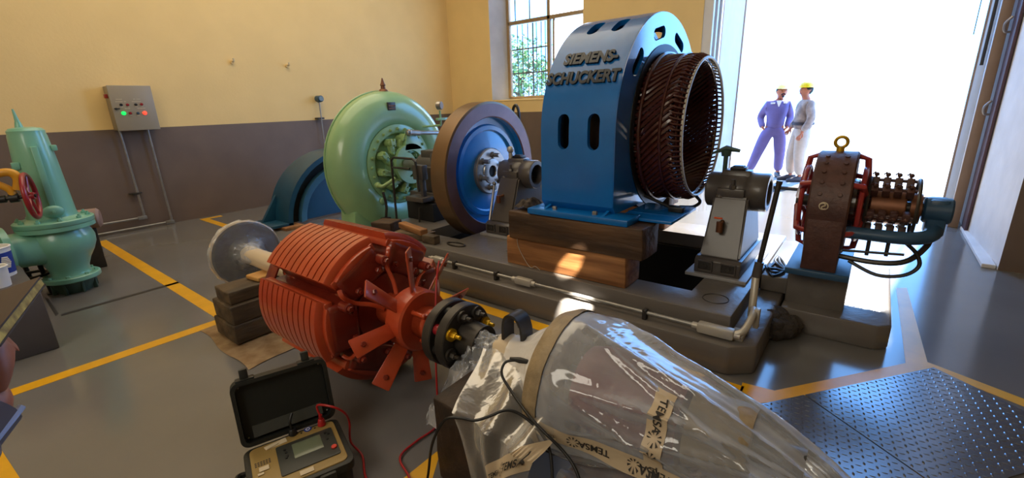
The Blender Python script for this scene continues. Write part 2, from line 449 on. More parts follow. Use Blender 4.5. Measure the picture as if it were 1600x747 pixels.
# ------------------------------------------------------------------ the room
A, AZ = 3.55, .86            # the machine axis runs along Y at this X and height
WY, WX = 7.97, 7.95          # wall with the control panel, wall with window and doorway
PIT = (2.88, 4.2, .80, 3.45)
def floor():
    b = MB(); x0, x1, y0, y1 = -3, 8.8, -5.5, WY+.3
    px0, px1, py0, py1 = PIT
    for (a, c, d, e) in ((x0, px0, y0, y1), (px1, x1, y0, y1), (px0, px1, y0, py0), (px0, px1, py1, y1)):
        b.bx(a, c, d, e, -.2, 0)
    def patch(pts, idx, z=.0015):
        bf = b.mark(); b.prism([(p[0], p[1], 0) for p in pts], (0, 0, z)); b.setmat(bf, idx)
    R = lambda x0, x1, y0, y1: [(x0, y0), (x1, y0), (x1, y1), (x0, y1)]
    patch(R(1.085, 1.19, 3.66, 7.62), 1); patch(R(-.6, 1.085, 3.66, 3.765), 1)
    patch(R(2.33, 2.43, .36, 7.86), 1); patch(R(2.43, 2.62, 7.76, 7.86), 1)
    # band around the tread plates
    g = lambda *ps: [gz(x, y)[:2] for x, y in ps]
    patch(g((1160, 598), (1210, 610.7), (1343, 583), (1415, 567.7), (1454, 577), (1260, 621.5), (1210, 629), (1150, 632)), 1)
    patch(g((1400, 450), (1417, 450), (1449, 566), (1454, 577), (1415, 567.7)), 1)
    patch(g((1449, 566), (1640, 639), (1648, 655), (1454, 577)), 1)
    patch(g((1380, 747), (1640, 683), (1640, 718), (1520, 747), (1430, 770)), 1)
    patch(g((-40, 690), (0, 700), (31, 747), (60, 800), (-60, 800)), 1)
    patch(g((690, 700), (676, 747), (660, 800), (560, 800), (634, 745)), 1)
    # expansion joint and the dark mark behind the block
    patch(g((95, 491), (279, 440), (280, 442.5), (96, 494)), 2)
    patch(g((70, 466), (75, 466), (92, 490), (87, 494)), 2)
    return struct(b.build('floor', ['floor', 'yellow_line', 'joint'], None, 0))
floor()
g_ = MB(); g_.bx(8.8, 60, -30, 40, -.25, -.03); struct(g_.build('ground', 'ground', None, 0))

def two_tone(b, x0, x1, y0, y1, z0, z1, zp=1.36):
    b.bx(x0, x1, y0, y1, z0, zp); bf = b.mark(); b.bx(x0, x1, y0, y1, zp, z1); b.setmat(bf, 1)
CE = 6.0
b = MB(); two_tone(b, -3, 8.4, WY, WY+.35, 0, CE); struct(b.build('wall_left', ['dado', 'plaster'], None, 0))
# wall with window (deep reveal) and doorway
WIN = (4.51, 6.74, 1.62, 4.2); DOOR = (-.95, 2.39, 5.25)
b = MB(); T = .42
two_tone(b, WX, WX+T, WIN[1], WY+.3, 0, CE)
two_tone(b, WX, WX+T, DOOR[1], WIN[0], 0, CE)
two_tone(b, WX, WX+T, WIN[0], WIN[1], 0, WIN[2])
bf = b.mark(); b.bx(WX, WX+T, WIN[0], WIN[1], WIN[3], CE); b.bx(WX, WX+T, -.95, DOOR[1], DOOR[2], CE); b.setmat(bf, 1)
bf = b.mark()
for y in (WIN[0], WIN[1]): b.prism([(WX+.004, y, WIN[2]), (WX+.004, y, WIN[3]), (WX+.38, y+(-.24 if y > 6 else .1), WIN[3]), (WX+.38, y+(-.24 if y > 6 else .1), WIN[2])], (0, .001, 0))
b.prism([(WX+.38, WIN[1]-.24, WIN[2]), (WX+.38, WIN[1], WIN[2]), (WX+.004, WIN[1], WIN[2])], (0, 0, WIN[3]-WIN[2]))
b.setmat(bf, 2)
struct(b.build('wall_back', ['dado', 'plaster', 'white_plaster'], None, 0))
b = MB(); b.prism([(5.48, -1.0, 0), (7.1, -.93, 0), (8.4, -.97, 0), (8.4, -1.7, 0), (5.95, -1.7, 0), (5.95, -5.5, 0), (5.48, -5.5, 0)], (0, 0, CE))
w = struct(b.build('wall_right', ['white_plaster', 'dado'], None, 0))
for p in w.data.polygons:
    if p.normal.x < -.8: p.material_index = 1
b = MB(); b.bx(5.5, 7.0, -.99, -.90, 0, .035, .005); struct(b.build('trim_1', 'white_plaster', None, 0))
b = MB(); b.bx(-3.3, -3, -5.5, WY, 0, CE); struct(b.build('wall_front', 'plaster', None, 0))
b = MB(); b.bx(-3.3, 5.48, -5.8, -5.5, 0, CE); struct(b.build('wall_near', 'plaster', None, 0))
b = MB(); b.bx(-3.3, 8.4, -5.8, WY+.35, CE, CE+.2); struct(b.build('ceiling', 'ceiling', None, 0))
# doorway trims, sill rail, sheet-metal door leaves
b = MB(); b.bx(8.74, 8.8, -.85, 2.3, 0, .05, .006); struct(b.build('trim_2', 'dsteel'))
b = MB()
for i in range(3): b.bx(WX+.02+.12*i, WX+.10+.12*i, 2.25-.03*i, 2.39, 0, DOOR[2])
struct(b.build('trim_3', 'corr'))
def leaf(name, x0, x1, y, h, m='corr'):
    root = bpy.data.objects.new(name, None); COL.objects.link(root); root.location = (x0, y, 0); root['kind'] = 'structure'
    b = MB(); n = int((x1-x0)/.045); pr = []
    for i in range(n+1):
        pr.append((x0+(x1-x0)*i/n, y+(.012 if i % 2 else -.012)))
    A_ = [b.bm.verts.new((p[0], p[1], .02)) for p in pr]; B_ = [b.bm.verts.new((p[0], p[1], h)) for p in pr]
    for i in range(n): b.bm.faces.new((A_[i], A_[i+1], B_[i+1], B_[i]))
    bmesh.ops.solidify(b.bm, geom=list(b.bm.faces), thickness=.004)
    b.build('sheet', m, root, 20)
    f = MB()
    for x in (x0, x1): f.bx(x-.02, x+.02, y-.03, y+.03, .02, h, .004)
    f.build('door_rail', 'post', root)
    return root
leaf('door_1', 8.42, 9.86, 2.24, 4.2)
leaf_ = leaf('door_2', 7.16, 8.1, -.84, 4.2)
for px, py, r in ((1533, 102, .016), (1521, 54, .006)):
    p = gy(px, py, -.80); b = MB(); b.cyl(p, p+Vector((0, 0, 1.2)), r, n=10); b.build('door_bar', 'dsteel', leaf_)
d = bpy.data.objects.new('door_3', None); COL.objects.link(d); d.location = (7.1, -.86, 0); d['kind'] = 'structure'
b = MB(); b.bx(7.06, 7.13, -.89, -.80, 0, 4.3, .006); b.build('door_post', 'post', d)
b = MB(); b.bx(6.80, 7.05, -.935, -.91, 0, 4.3, .004); b.build('door_channel', 'postd', d)
for z in (2.05, 1.25):
    b = MB(); b.tube(smooth_path([(7.0, -.905, z), (6.99, -.86, z+.01), (6.97, -.85, z+.08), (6.95, -.89, z+.14)]), .012); b.build('door_hook', 'steel', d)

def window():
    X = 8.3; y1, y0 = 6.50, 4.55; z0, z1 = 1.65, 4.2
    w = bpy.data.objects.new('window_1', None); COL.objects.link(w); w.location = (X, (y0+y1)/2, z0); w['kind'] = 'structure'
    f = MB()
    for y in (y0, y1): f.bx(X-.03, X+.05, y-.035, y+.035, z0, z1, .005)
    for z in (z0, z1): f.bx(X-.03, X+.05, y0, y1, z-.035, z+.035, .005)
    f.build('window_frame', 'frame', w)
    b = MB(); b.bx(X-.03, X+.05, 5.44, 5.51, z0, z1, .005); b.build('mullion', 'frame', w)
    b = MB(); b.bx(X-.03, X+.05, y0, y1, 3.12, 3.19, .005); b.build('transom', 'frame', w)
    b = MB(); b.bx(X-.02, X+.03, 5.34, 5.38, z0, 3.12, .004); b.build('sash_stile', 'frame', w)
    for i, y in enumerate((6.33, 6.20, 6.06, 5.93, 5.84, 5.72, 5.62)):
        b = MB(); b.cyl((X+.08, y, z0), (X+.08, y, 3.12), .009 if i != 3 else .016, n=8); b.build('window_bar', 'dsteel', w)
    for z in (2.16, 2.64):
        b = MB(); b.bx(X+.06, X+.09, 5.5, 6.47, z-.012, z+.012); b.build('window_bar', 'dsteel', w)
    for y in (6.33, 5.96, 4.96):
        b = MB(); b.cyl((X+.02, y, 3.19), (X+.02, y, z1), .012, n=8); b.build('window_bar', 'dsteel', w)
    for (a, c, zz0, zz1, m) in ((5.51, 6.47, z0, 3.12, 'glass'), (4.58, 5.34, z0, 3.12, 'frost'), (5.51, 6.47, 3.19, z1, 'glass'), (4.58, 5.44, 3.19, z1, 'frost')):
        b = MB(); b.bx(X, X+.006, a, c, zz0, zz1); b.build('pane', m, w, 0)
    b = MB(); b.bx(WX-.01, X-.03, 4.5, 6.74, 1.585, 1.622, .006); b.build('window_sill', 'plaster', w)
window()

def tree(loc, h, r, label, seed, n=2600):
    random.seed(seed)
    t = thing('leafy_tree', label, 'tree', loc)
    b = MB()
    b.tube(smooth_path([(loc[0], loc[1], loc[2]), (loc[0]+.1, loc[1]+.1, h*.3), (loc[0]-.05, loc[1], h*.7)]), [.16, .155, .15, .145, .14, .135, .13, .12, .11, .1, .09, .08, .07], 8)
    for k in range(6):
        a = k*1.05; z = h*(.35+.06*k)
        b.tube([(loc[0], loc[1], z), (loc[0]+cos(a)*r*.6, loc[1]+sin(a)*r*.6, z+r*.4)], [.05, .02], 6)
    b.build('trunk', 'bark', t)
    b = MB()
    blobs = [(Vector((random.gauss(0, .5)*r, random.gauss(0, .6)*r, h*(.25+.75*random.random()))), r*(.25+.3*random.random())) for _ in range(26)]
    for i in range(n):
        c, q = random.choice(blobs); d = Vector((random.gauss(0, 1), random.gauss(0, 1), random.gauss(0, 1))).normalized()
        p = Vector((loc[0], loc[1], loc[2]))+c+d*q*(.6+.4*random.random())
        s = .06+.08*random.random(); u = Vector((random.gauss(0, 1), random.gauss(0, 1), random.gauss(0, 1))).normalized(); v = u.orthogonal().normalized()
        vs = [b.bm.verts.new(p+x) for x in (u*s, v*s*.5, -u*s, -v*s*.5)]; b.bm.faces.new(vs)
    me = b.mesh('foliage', 0); link('foliage', me, 'leaf', t)
tree((15.5, 11.6, -.03), 3.9, 1.6, 'bushy green tree seen through the barred left window pane', 3)

# ------------------------------------------------------------------ plinths
def plinth():
    t = thing('machine_plinth', 'long grey stepped concrete plinth under the blue machine with a black pit', 'plinth', (3.5, 2.2, 0))
    b = MB()
    low = [(2.48, 4.15), (2.48, .47), (2.58, .345), (4.75, .345), (4.75, 4.15)]
    b.prism([(x, y, 0) for x, y in low], (0, 0, .18), .018)
    o = b.build('lower_step', 'concrete', t)
    cc = MB(); cc.bx(PIT[0], PIT[1], PIT[2], PIT[3], -.1, .5); cut(o, cc)
    b = MB(); b.bx(2.62, 4.6, .50, 4.1, .17, .30, .012); o = b.build('upper_step', 'concrete', t)
    cc = MB(); cc.bx(PIT[0], PIT[1], PIT[2], 2.36, -.1, .5); cc.bx(PIT[0]+.05, PIT[1], 2.96, PIT[3], -.1, .5)
    cut(o, cc)
    b = MB()
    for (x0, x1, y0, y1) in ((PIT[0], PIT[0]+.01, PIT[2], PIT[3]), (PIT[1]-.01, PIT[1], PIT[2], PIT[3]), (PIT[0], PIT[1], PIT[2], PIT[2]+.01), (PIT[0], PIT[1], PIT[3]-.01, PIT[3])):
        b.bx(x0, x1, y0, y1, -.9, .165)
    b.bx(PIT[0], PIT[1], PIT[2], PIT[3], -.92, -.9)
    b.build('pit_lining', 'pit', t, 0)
    b = MB(); b.bx(PIT[0]+.011, PIT[1]-.011, 2.37, 2.95, -.89, .16); b.build('pit_bridge', 'pit', t, 0)
    b = MB(); b.torus((2.83, .64, .302), (0, 0, 1), .075, .003, 32, 6); b.build('cover_ring', 'dsteel', t)
plinth()
def xplinth():
    t = thing('exciter_plinth', 'grey concrete plinth with ledge carrying the maroon exciter by the doorway', 'plinth', (3.8, .06, 0))
    b = MB(); b.prism([(3.27, .335, 0), (3.27, -.18, 0), (3.33, -.245, 0), (4.55, -.245, 0), (4.55, .335, 0)], (0, 0, .16), .015); b.build('ledge', 'concrete', t)
    b = MB(); b.bx(3.38, 4.45, .0, .33, .155, .415, .015); b.bx(3.44, 4.45, .325, .495, .185, .30, .012); b.build('upper_block', 'concrete', t)
xplinth()
b = MB()
for i in range(24):
    a = random.random()*6.28; q = random.random()**.5*.10
    b.sph((3.14+cos(a)*q*.9, .33+sin(a)*q, .045+.08*random.random()), .05+.03*random.random(), (1, 1, .9), 8)
for v in b.bm.verts: v.co += noise.noise_vector(v.co*14)*.018; v.co.z = max(v.co.z, .0)
tag(b.build('mortar_heap', 'rubble', None, 20), 'heap of rough dark mortar in the gap between the two grey plinths', 'mortar')

# ------------------------------------------------------------------ tread plates over the trench
def treads():
    p0 = gz(1210, 629); p1 = gz(1454, 577); u = (p1-p0); u.z = 0; L = u.length; u.normalize(); v = Vector((u.y, -u.x, 0))
    S = (gz(1260, 621.5)-p0).dot(u)
    def plate(u0, u1, v0, v1, label):
        t = thing('tread_plate', label, 'floor plate', tuple(p0+u*(u0+u1)/2+v*(v0+v1)/2), 'steel tread plates over the trench')
        b = MB(); q = lambda a, c, z: tuple(p0+u*a+v*c+Vector((0, 0, z)))
        b.prism([q(u0, v0, .0018), q(u1, v0, .0018), q(u1, v1, .0018), q(u0, v1, .0018)], (0, 0, .007))
        pt = .031; i0 = int(u0/pt)
        nu = int((u1-u0)/pt); nv = int((v1-v0)/pt)
        for i in range(nu):
            for j in range(nv):
                c = p0+u*(u0+pt*(i+.5))+v*(v0+pt*(j+.5)); s = 1 if (i+j) % 2 else -1
                a = (u+v*s).normalized()*.0125; w = (u*s-v).normalized()*.0046
                base = [c+a, c+a*.4+w, c-a*.4+w, c-a, c-a*.4-w, c+a*.4-w]
                bv = [b.bm.verts.new((x.x, x.y, .0088)) for x in base]
                tv = [b.bm.verts.new((c.x+a.x*.55, c.y+a.y*.55, .0108)), b.bm.verts.new((c.x-a.x*.55, c.y-a.y*.55, .0108))]
                F = b.bm.faces.new
                F((bv[0], bv[1], tv[0])); F((bv[1], bv[2], tv[1], tv[0])); F((bv[2], bv[3], tv[1])); F((bv[3], bv[4], tv[1])); F((bv[4], bv[5], tv[0], tv[1])); F((bv[5], bv[0], tv[0]))
        b.build('plate', 'tread', t, 30)
    plate(-.42, S-.004, 0, .66, 'smaller steel tread plate beside the plastic wrapped rotor end')
    plate(S+.004, L+.02, 0, .66, 'large shiny steel tread plate bordered by yellow floor paint')
treads()

# ------------------------------------------------------------------ control panel and conduits on the wall
def panel():
    Y = 7.75
    t = thing('control_panel', 'grey wall mounted control box with lit green and red buttons', 'control box', (1.86, 7.86, 1.345))
    b = MB(); b.bx(1.635, 2.085, Y+.02, WY, 1.345, 1.90, .008); b.build('enclosure', 'panel', t)
    b = MB(); b.bx(1.63, 2.09, Y-.004, Y+.018, 1.34, 1.905, .006); d = b.build('door', 'panel', t)
    b = MB(); b.cyl((1.667, Y-.004, 1.619), (1.667, Y-.02, 1.619), .012); b.bx(1.645, 1.705, Y-.026, Y-.018, 1.612, 1.626, .003); b.build('door_lock', 'black', d)
    b = MB(); b.bx(1.60, 1.636, Y+.06, Y+.12, 1.75, 1.80, .006); b.build('isolator_handle', 'xred', t)
    for i, (x, z, m) in enumerate(((1.729, 1.666, 'black'), (1.795, 1.665, 'wheelred'), (1.883, 1.666, 'black'), (1.945, 1.669, 'wheelred'), (1.802, 1.559, 'wheelred'), (1.883, 1.556, 'xblue'))):
        b = MB(); b.cyl((x, Y-.004, z), (x, Y-.012, z), .017, n=20); b.cyl((x, Y-.012, z), (x, Y-.026, z), .013, n=20, bev=.003); o = b.build('push_button', m, d)
        b = MB(); b.bx(x-.014, x+.014, Y-.0065, Y-.004, z-.03, z-.018); b.build('button_tag', 'label', d)
    for x, z, c, nm in ((1.733, 1.561, (20, 230, 90), 'lit_green_lamp'), (1.957, 1.557, (255, 70, 50), 'lit_red_lamp')):
        b = MB(); b.cyl((x, Y-.004, z), (x, Y-.014, z), .024); b.sph((x, Y-.014, z), .020, (1, .7, 1))
        m = mat(nm, c, .3, emis=1.6); o = b.build('indicator_lamp', m, d); o['label'] = 'lit green lamp' if 'green' in nm else 'lit red lamp'
    for x0, x1, z in ((1.69, 1.76, 1.735), (1.87, 1.95, 1.735), (1.68, 1.79, 1.705), (1.85, 1.96, 1.705), (1.76, 1.82, 1.62), (1.89, 1.98, 1.62)):
        b = MB()
        n = int((x1-x0)/.011)
        for k in range(n):
            if random.random() < .85: b.bx(x0+k*.011, x0+k*.011+.007, Y-.006, Y-.004, z-.005, z+.005)
        b.build('lettering', 'label', d, 0)
panel()
def conduit(pts, label, clampz):
    t = thing('steel_conduit', label, 'conduit', tuple(pts[1]), 'steel conduits under the control box')
    b = MB(); P = [Vector(p) for p in pts]
    b.tube([P[0], P[1]+Vector((0, 0, .04)), P[1]+Vector((-.04, 0, 0)), P[2]], .015, 10); b.build('pipe', 'galv', t)
    b = MB(); b.bx(P[1].x-.08, P[1].x+.025, P[1].y-.024, P[1].y+.024, P[1].z-.024, P[1].z+.024, .008); b.build('elbow_box', 'galv', t)
    b = MB(); b.cyl((P[2].x*.6+P[1].x*.4, P[1].y, P[1].z), (P[2].x*.6+P[1].x*.4+.06, P[1].y, P[1].z), .02); b.build('coupling', 'galv', t)
    if clampz:
        b = MB(); b.bx(P[0].x-.07, P[0].x+.07, P[0].y+.005, WY, clampz-.008, clampz+.008, .002); b.bx(P[0].x-.03, P[0].x+.03, P[0].y-.02, P[0].y+.01, clampz-.014, clampz+.014, .004); b.build('pipe_clamp', 'dsteel', t)
conduit([(1.675, 7.90, 1.36), (1.70, 7.90, .16), (.5, 7.90, .16)], 'left galvanised conduit dropping from the grey control box, clamped to the wall', .50)
conduit([(1.98, 7.90, 1.36), (2.0, 7.90, .035), (.5, 7.90, .035)], 'right galvanised conduit dropping from the control box down to floor level', 0)

# wall pieces
for i, (x, z) in enumerate(((3.259, 2.272), (4.112, 2.253))):
    t = thing('wall_insulator', ('left' if i == 0 else 'right')+' of two small cream wall hooks above the brown dado', 'wall hook', (x, WY, z))
    b = MB(); b.cyl((x, WY, z), (x, WY-.03, z), .028); b.build('base', 'plaster', t)
    b = MB(); b.tube(smooth_path([(x, WY-.03, z+.01), (x, WY-.07, z+.01), (x, WY-.08, z+.05)]), .013); b.build('hook', 'label', t)
t = thing('pressure_transmitter', 'small teal pressure transmitter on a thin stem against the wall', 'gauge', (4.53, 7.88, .75))
b = MB(); b.cyl((4.55, 7.88, 1.69), (4.53, 7.88, .75), .012, n=10); b.build('stem', 'steel', t)
b = MB(); b.cyl((4.55, 7.80, 1.72), (4.55, 7.94, 1.72), .055, n=28, bev=.012); b.cyl((4.55, 7.88, 1.66), (4.55, 7.88, 1.70), .03); b.build('housing', 'dblue', t)
b = MB(); b.cyl((4.55, 7.797, 1.72), (4.55, 7.802, 1.72), .04); b.build('dial', 'screen', t)
b = MB(); b.bx(4.47, 4.60, 7.87, WY, 1.37, 1.40, .003); b.build('bracket', 'dsteel', t)

# ------------------------------------------------------------------ mint green relief valve and its neighbours
def valve():
    cx, cy = .575, 5.6
    t = thing('relief_valve', 'tall mint green bottle shaped valve with flanges standing by the wall', 'valve', (cx, cy, 0))
    O = (cx, cy, 0); Zx = (0, 0, 1)
    b = MB(); b.lathe([(0, 0), (.125, 0), (.13, .02), (.165, .10), (.165, .115), (0, .115)], O, Zx, 40)
    for k in range(8):
        a = k*pi/4+.2; b.box((cx+.150*cos(a), cy+.150*sin(a), .055), (.03, .02, .11), rotz(a), .004)
    b.build('foot', 'dgreen', t)
    b = MB(); b.lathe([(0, .112), (.195, .112), (.20, .118), (.20, .150), (.192, .158), (.145, .160), (.135, .18), (.138, .22), (.165, .29), (.205, .36), (.232, .43), (.236, .49), (.222, .54), (.20, .575), (.20, .585), (.262, .588), (.262, .625), (0, .625)], O, Zx, 56)
    # inlet branch to the left
    b.lathe([(.165, .0), (.15, .12), (.145, .22), (.15, .24)], (cx-.10, cy-.02, .45), (-1, -.12, .03), 36)
    body = b.build('body', 'vgreen', t)
    b = MB(); b.lathe([(.0, .0), (.21, 0), (.21, .045), (.15, .05), (.15, .09), (.215, .095), (.215, .15), (.14, .155), (.14, .6), (0, .6)], (cx-.33, cy-.048, .457), (-1, -.12, .03), 40); b.build('inlet_pipe', 'vgreen', t)
    b = MB(); b.lathe([(0, .628), (.262, .628), (.266, .634), (.266, .665), (.258, .672), (.19, .675), (.165, .695), (.158, .73), (.150, .9), (.138, 1.15), (.122, 1.38), (.117, 1.40), (.117, 1.425), (.10, 1.445), (.05, 1.455), (0, 1.456)], O, Zx, 56)
    b.bx(cx-.022, cx+.022, cy-.17, cy-.1, .70, 1.30, .008)
    b.build('bonnet', 'vgreen', t)
    b = MB(); b.cyl((cx-.03, cy, 1.44), (cx-.03, cy, 1.50), .03, .018); b.cyl((cx-.03, cy, 1.50), (cx-.035, cy, 1.60), .016, .006); b.build('top_spindle', 'vgreen', t)
    b = MB(); b.sph((cx-.01, cy-.175, .755), .065, (1.1, .5, .8), 24); b.hexb((cx-.01, cy-.205, .755), (0, -1, 0), .012, .012); b.build('inspection_cover', 'vgreen', t)
    b = MB(); b.bx(cx-.155, cx-.105, cy-.10, cy-.05, 1.12, 1.18, .008); b.bx(cx+.11, cx+.15, cy-.08, cy-.03, 1.25, 1.30, .008); b.build('lug', 'vgreen', t)
    for k in range(10):
        a = k*2*pi/10+.35; p = (cx+.225*cos(a), cy+.225*sin(a), .674)
        b = MB(); b.hexb(p, Zx, .019, .018); b.cyl((p[0], p[1], .66), (p[0], p[1], .705), .009, n=10); b.build('flange_bolt', 'vgreen', t)
    for k in range(8):
        a = k*pi/4+.5; b = MB(); b.hexb((cx+.172*cos(a), cy+.172*sin(a), .158), Zx, .017, .018); b.build('foot_bolt', 'vgreen', t)
valve()
def handvalve():
    c = Vector((.45, 5.22, .93))
    t = thing('handwheel_valve', 'small valve with yellow yoke arm and dark red handwheel in front of the mint valve', 'valve', (c.x-.2, c.y, .45))
    ax = Vector((1, -.28, .02)).normalized(); u, v, _ = frame(ax)
    b = MB(); b.torus(c, ax, .172, .017, 40, 10)
    for k in range(5):
        a = k*2*pi/5; b.tube([c+ax*-.01, c+(u*cos(a)+v*sin(a))*.168], .010, 8)
    b.cyl(c-ax*.03, c+ax*.02, .03); b.build('handwheel', 'wheelred', t)
    b = MB(); b.cyl(c-ax*.34, c+ax*.03, .014, n=12); b.cyl(c-ax*.12, c-ax*.07, .035); b.cyl(c-ax*.24, c-ax*.14, .028); b.build('spindle', 'black', t)
    b = MB(); b.tube(smooth_path([c-ax*.5+Vector((0, 0, .17)), c-ax*.25+Vector((0, 0, .175)), c-ax*.09+Vector((0, 0, .20)), c-ax*.04+Vector((0, 0, .15)), c-ax*.06+Vector((0, 0, .06))]), .032, 10)
    b.tube(smooth_path([c-ax*.16+Vector((0, 0, .12)), c-ax*.10+Vector((0, 0, .06)), c-ax*.10+Vector((0, 0, -.02))]), .026, 10); b.build('yoke', 'yellow', t)
    b = MB(); b.lathe([(0, 0), (.09, 0), (.10, .02), (.07, .06), (.06, .12), (0, .12)], c-ax*.36, ax, 28); b.cyl(c-ax*.5-Vector((0, 0, 0)), c-ax*.34, .07); b.build('valve_body', 'wood_m' if 0 else 'yellow', t)
    b = MB(); b.cyl(c-ax*.44-Vector((0, 0, .05)), (c.x-.44*ax.x, c.y-.44*ax.y, 0), .045); b.build('riser_pipe', 'dsteel', t)
handvalve()
t = thing('pipe_stand', 'black iron pipe stand under the inlet of the mint green valve', 'stand', (.33, 5.75, 0))
for (x, y) in ((.24, 5.62), (.42, 5.66), (.34, 5.86)):
    b = MB(); b.tube([(x, y, 0), (x-.02, y, .30)], .018, 8); b.bx(x-.035, x+.035, y-.035, y+.035, 0, .01); b.build('leg', 'black', t)
b = MB(); b.torus((.33, 5.72, .19), (0, 0, 1), .12, .014, 24, 8); b.build('ring', 'black', t)
t = thing('pump_motor', 'pinkish grey round motor end showing behind the mint valve flange', 'motor', (.86, 6.3, 0))
b = MB(); b.cyl((.72, 6.3, .52), (.98, 6.22, .52), .10, n=32, bev=.02); b.build('housing', 'pinkbox', t)
b = MB(); b.bx(.76, .92, 6.2, 6.36, 0, .44, .01); b.build('pedestal', 'dsteel', t)

# ------------------------------------------------------------------ block, pails, notebook
b = MB(); b.bx(-1.4, .262, 4.20, 5.2, 0, .41, .012); tag(b.build('concrete_block', 'block', None), 'low dark grey concrete block at the left edge carrying the pails', 'plinth')
def pail(x, y, z, r, h, label, band):
    t = thing('paint_pail', label, 'bucket', (x, y, z))
    b = MB(); b.lathe([(0, 0), (r*.9, 0), (r, h), (r*.965, h), (r*.87, .01), (0, .01)], (x, y, z), (0, 0, 1), 36); b.torus((x, y, z+h), (0, 0, 1), r, .006, 36, 8); b.build('tub', 'white', t)
    if band:
        b = MB(); b.lathe([(r*.925, h*.12), (r*.99, h*.84)], (x, y, z), (0, 0, 1), 36)
        for v in b.bm.verts: pass
        o = b.build('printed_band', 'bucketblue', t)
        b = MB()
        for k in range(7): b.box((x+.055, y-r*.93, z+h*.35+.012*k), (.05-.006*abs(3-k), .012, .007))
        b.build('printed_patch', 'white', t, 0)
pail(.13, 4.94, .411, .105, .215, 'blue and white paint pail on the concrete block', True)
pail(.10, 4.62, .411, .075, .14, 'small plain white pot in front of the blue banded pail', False)

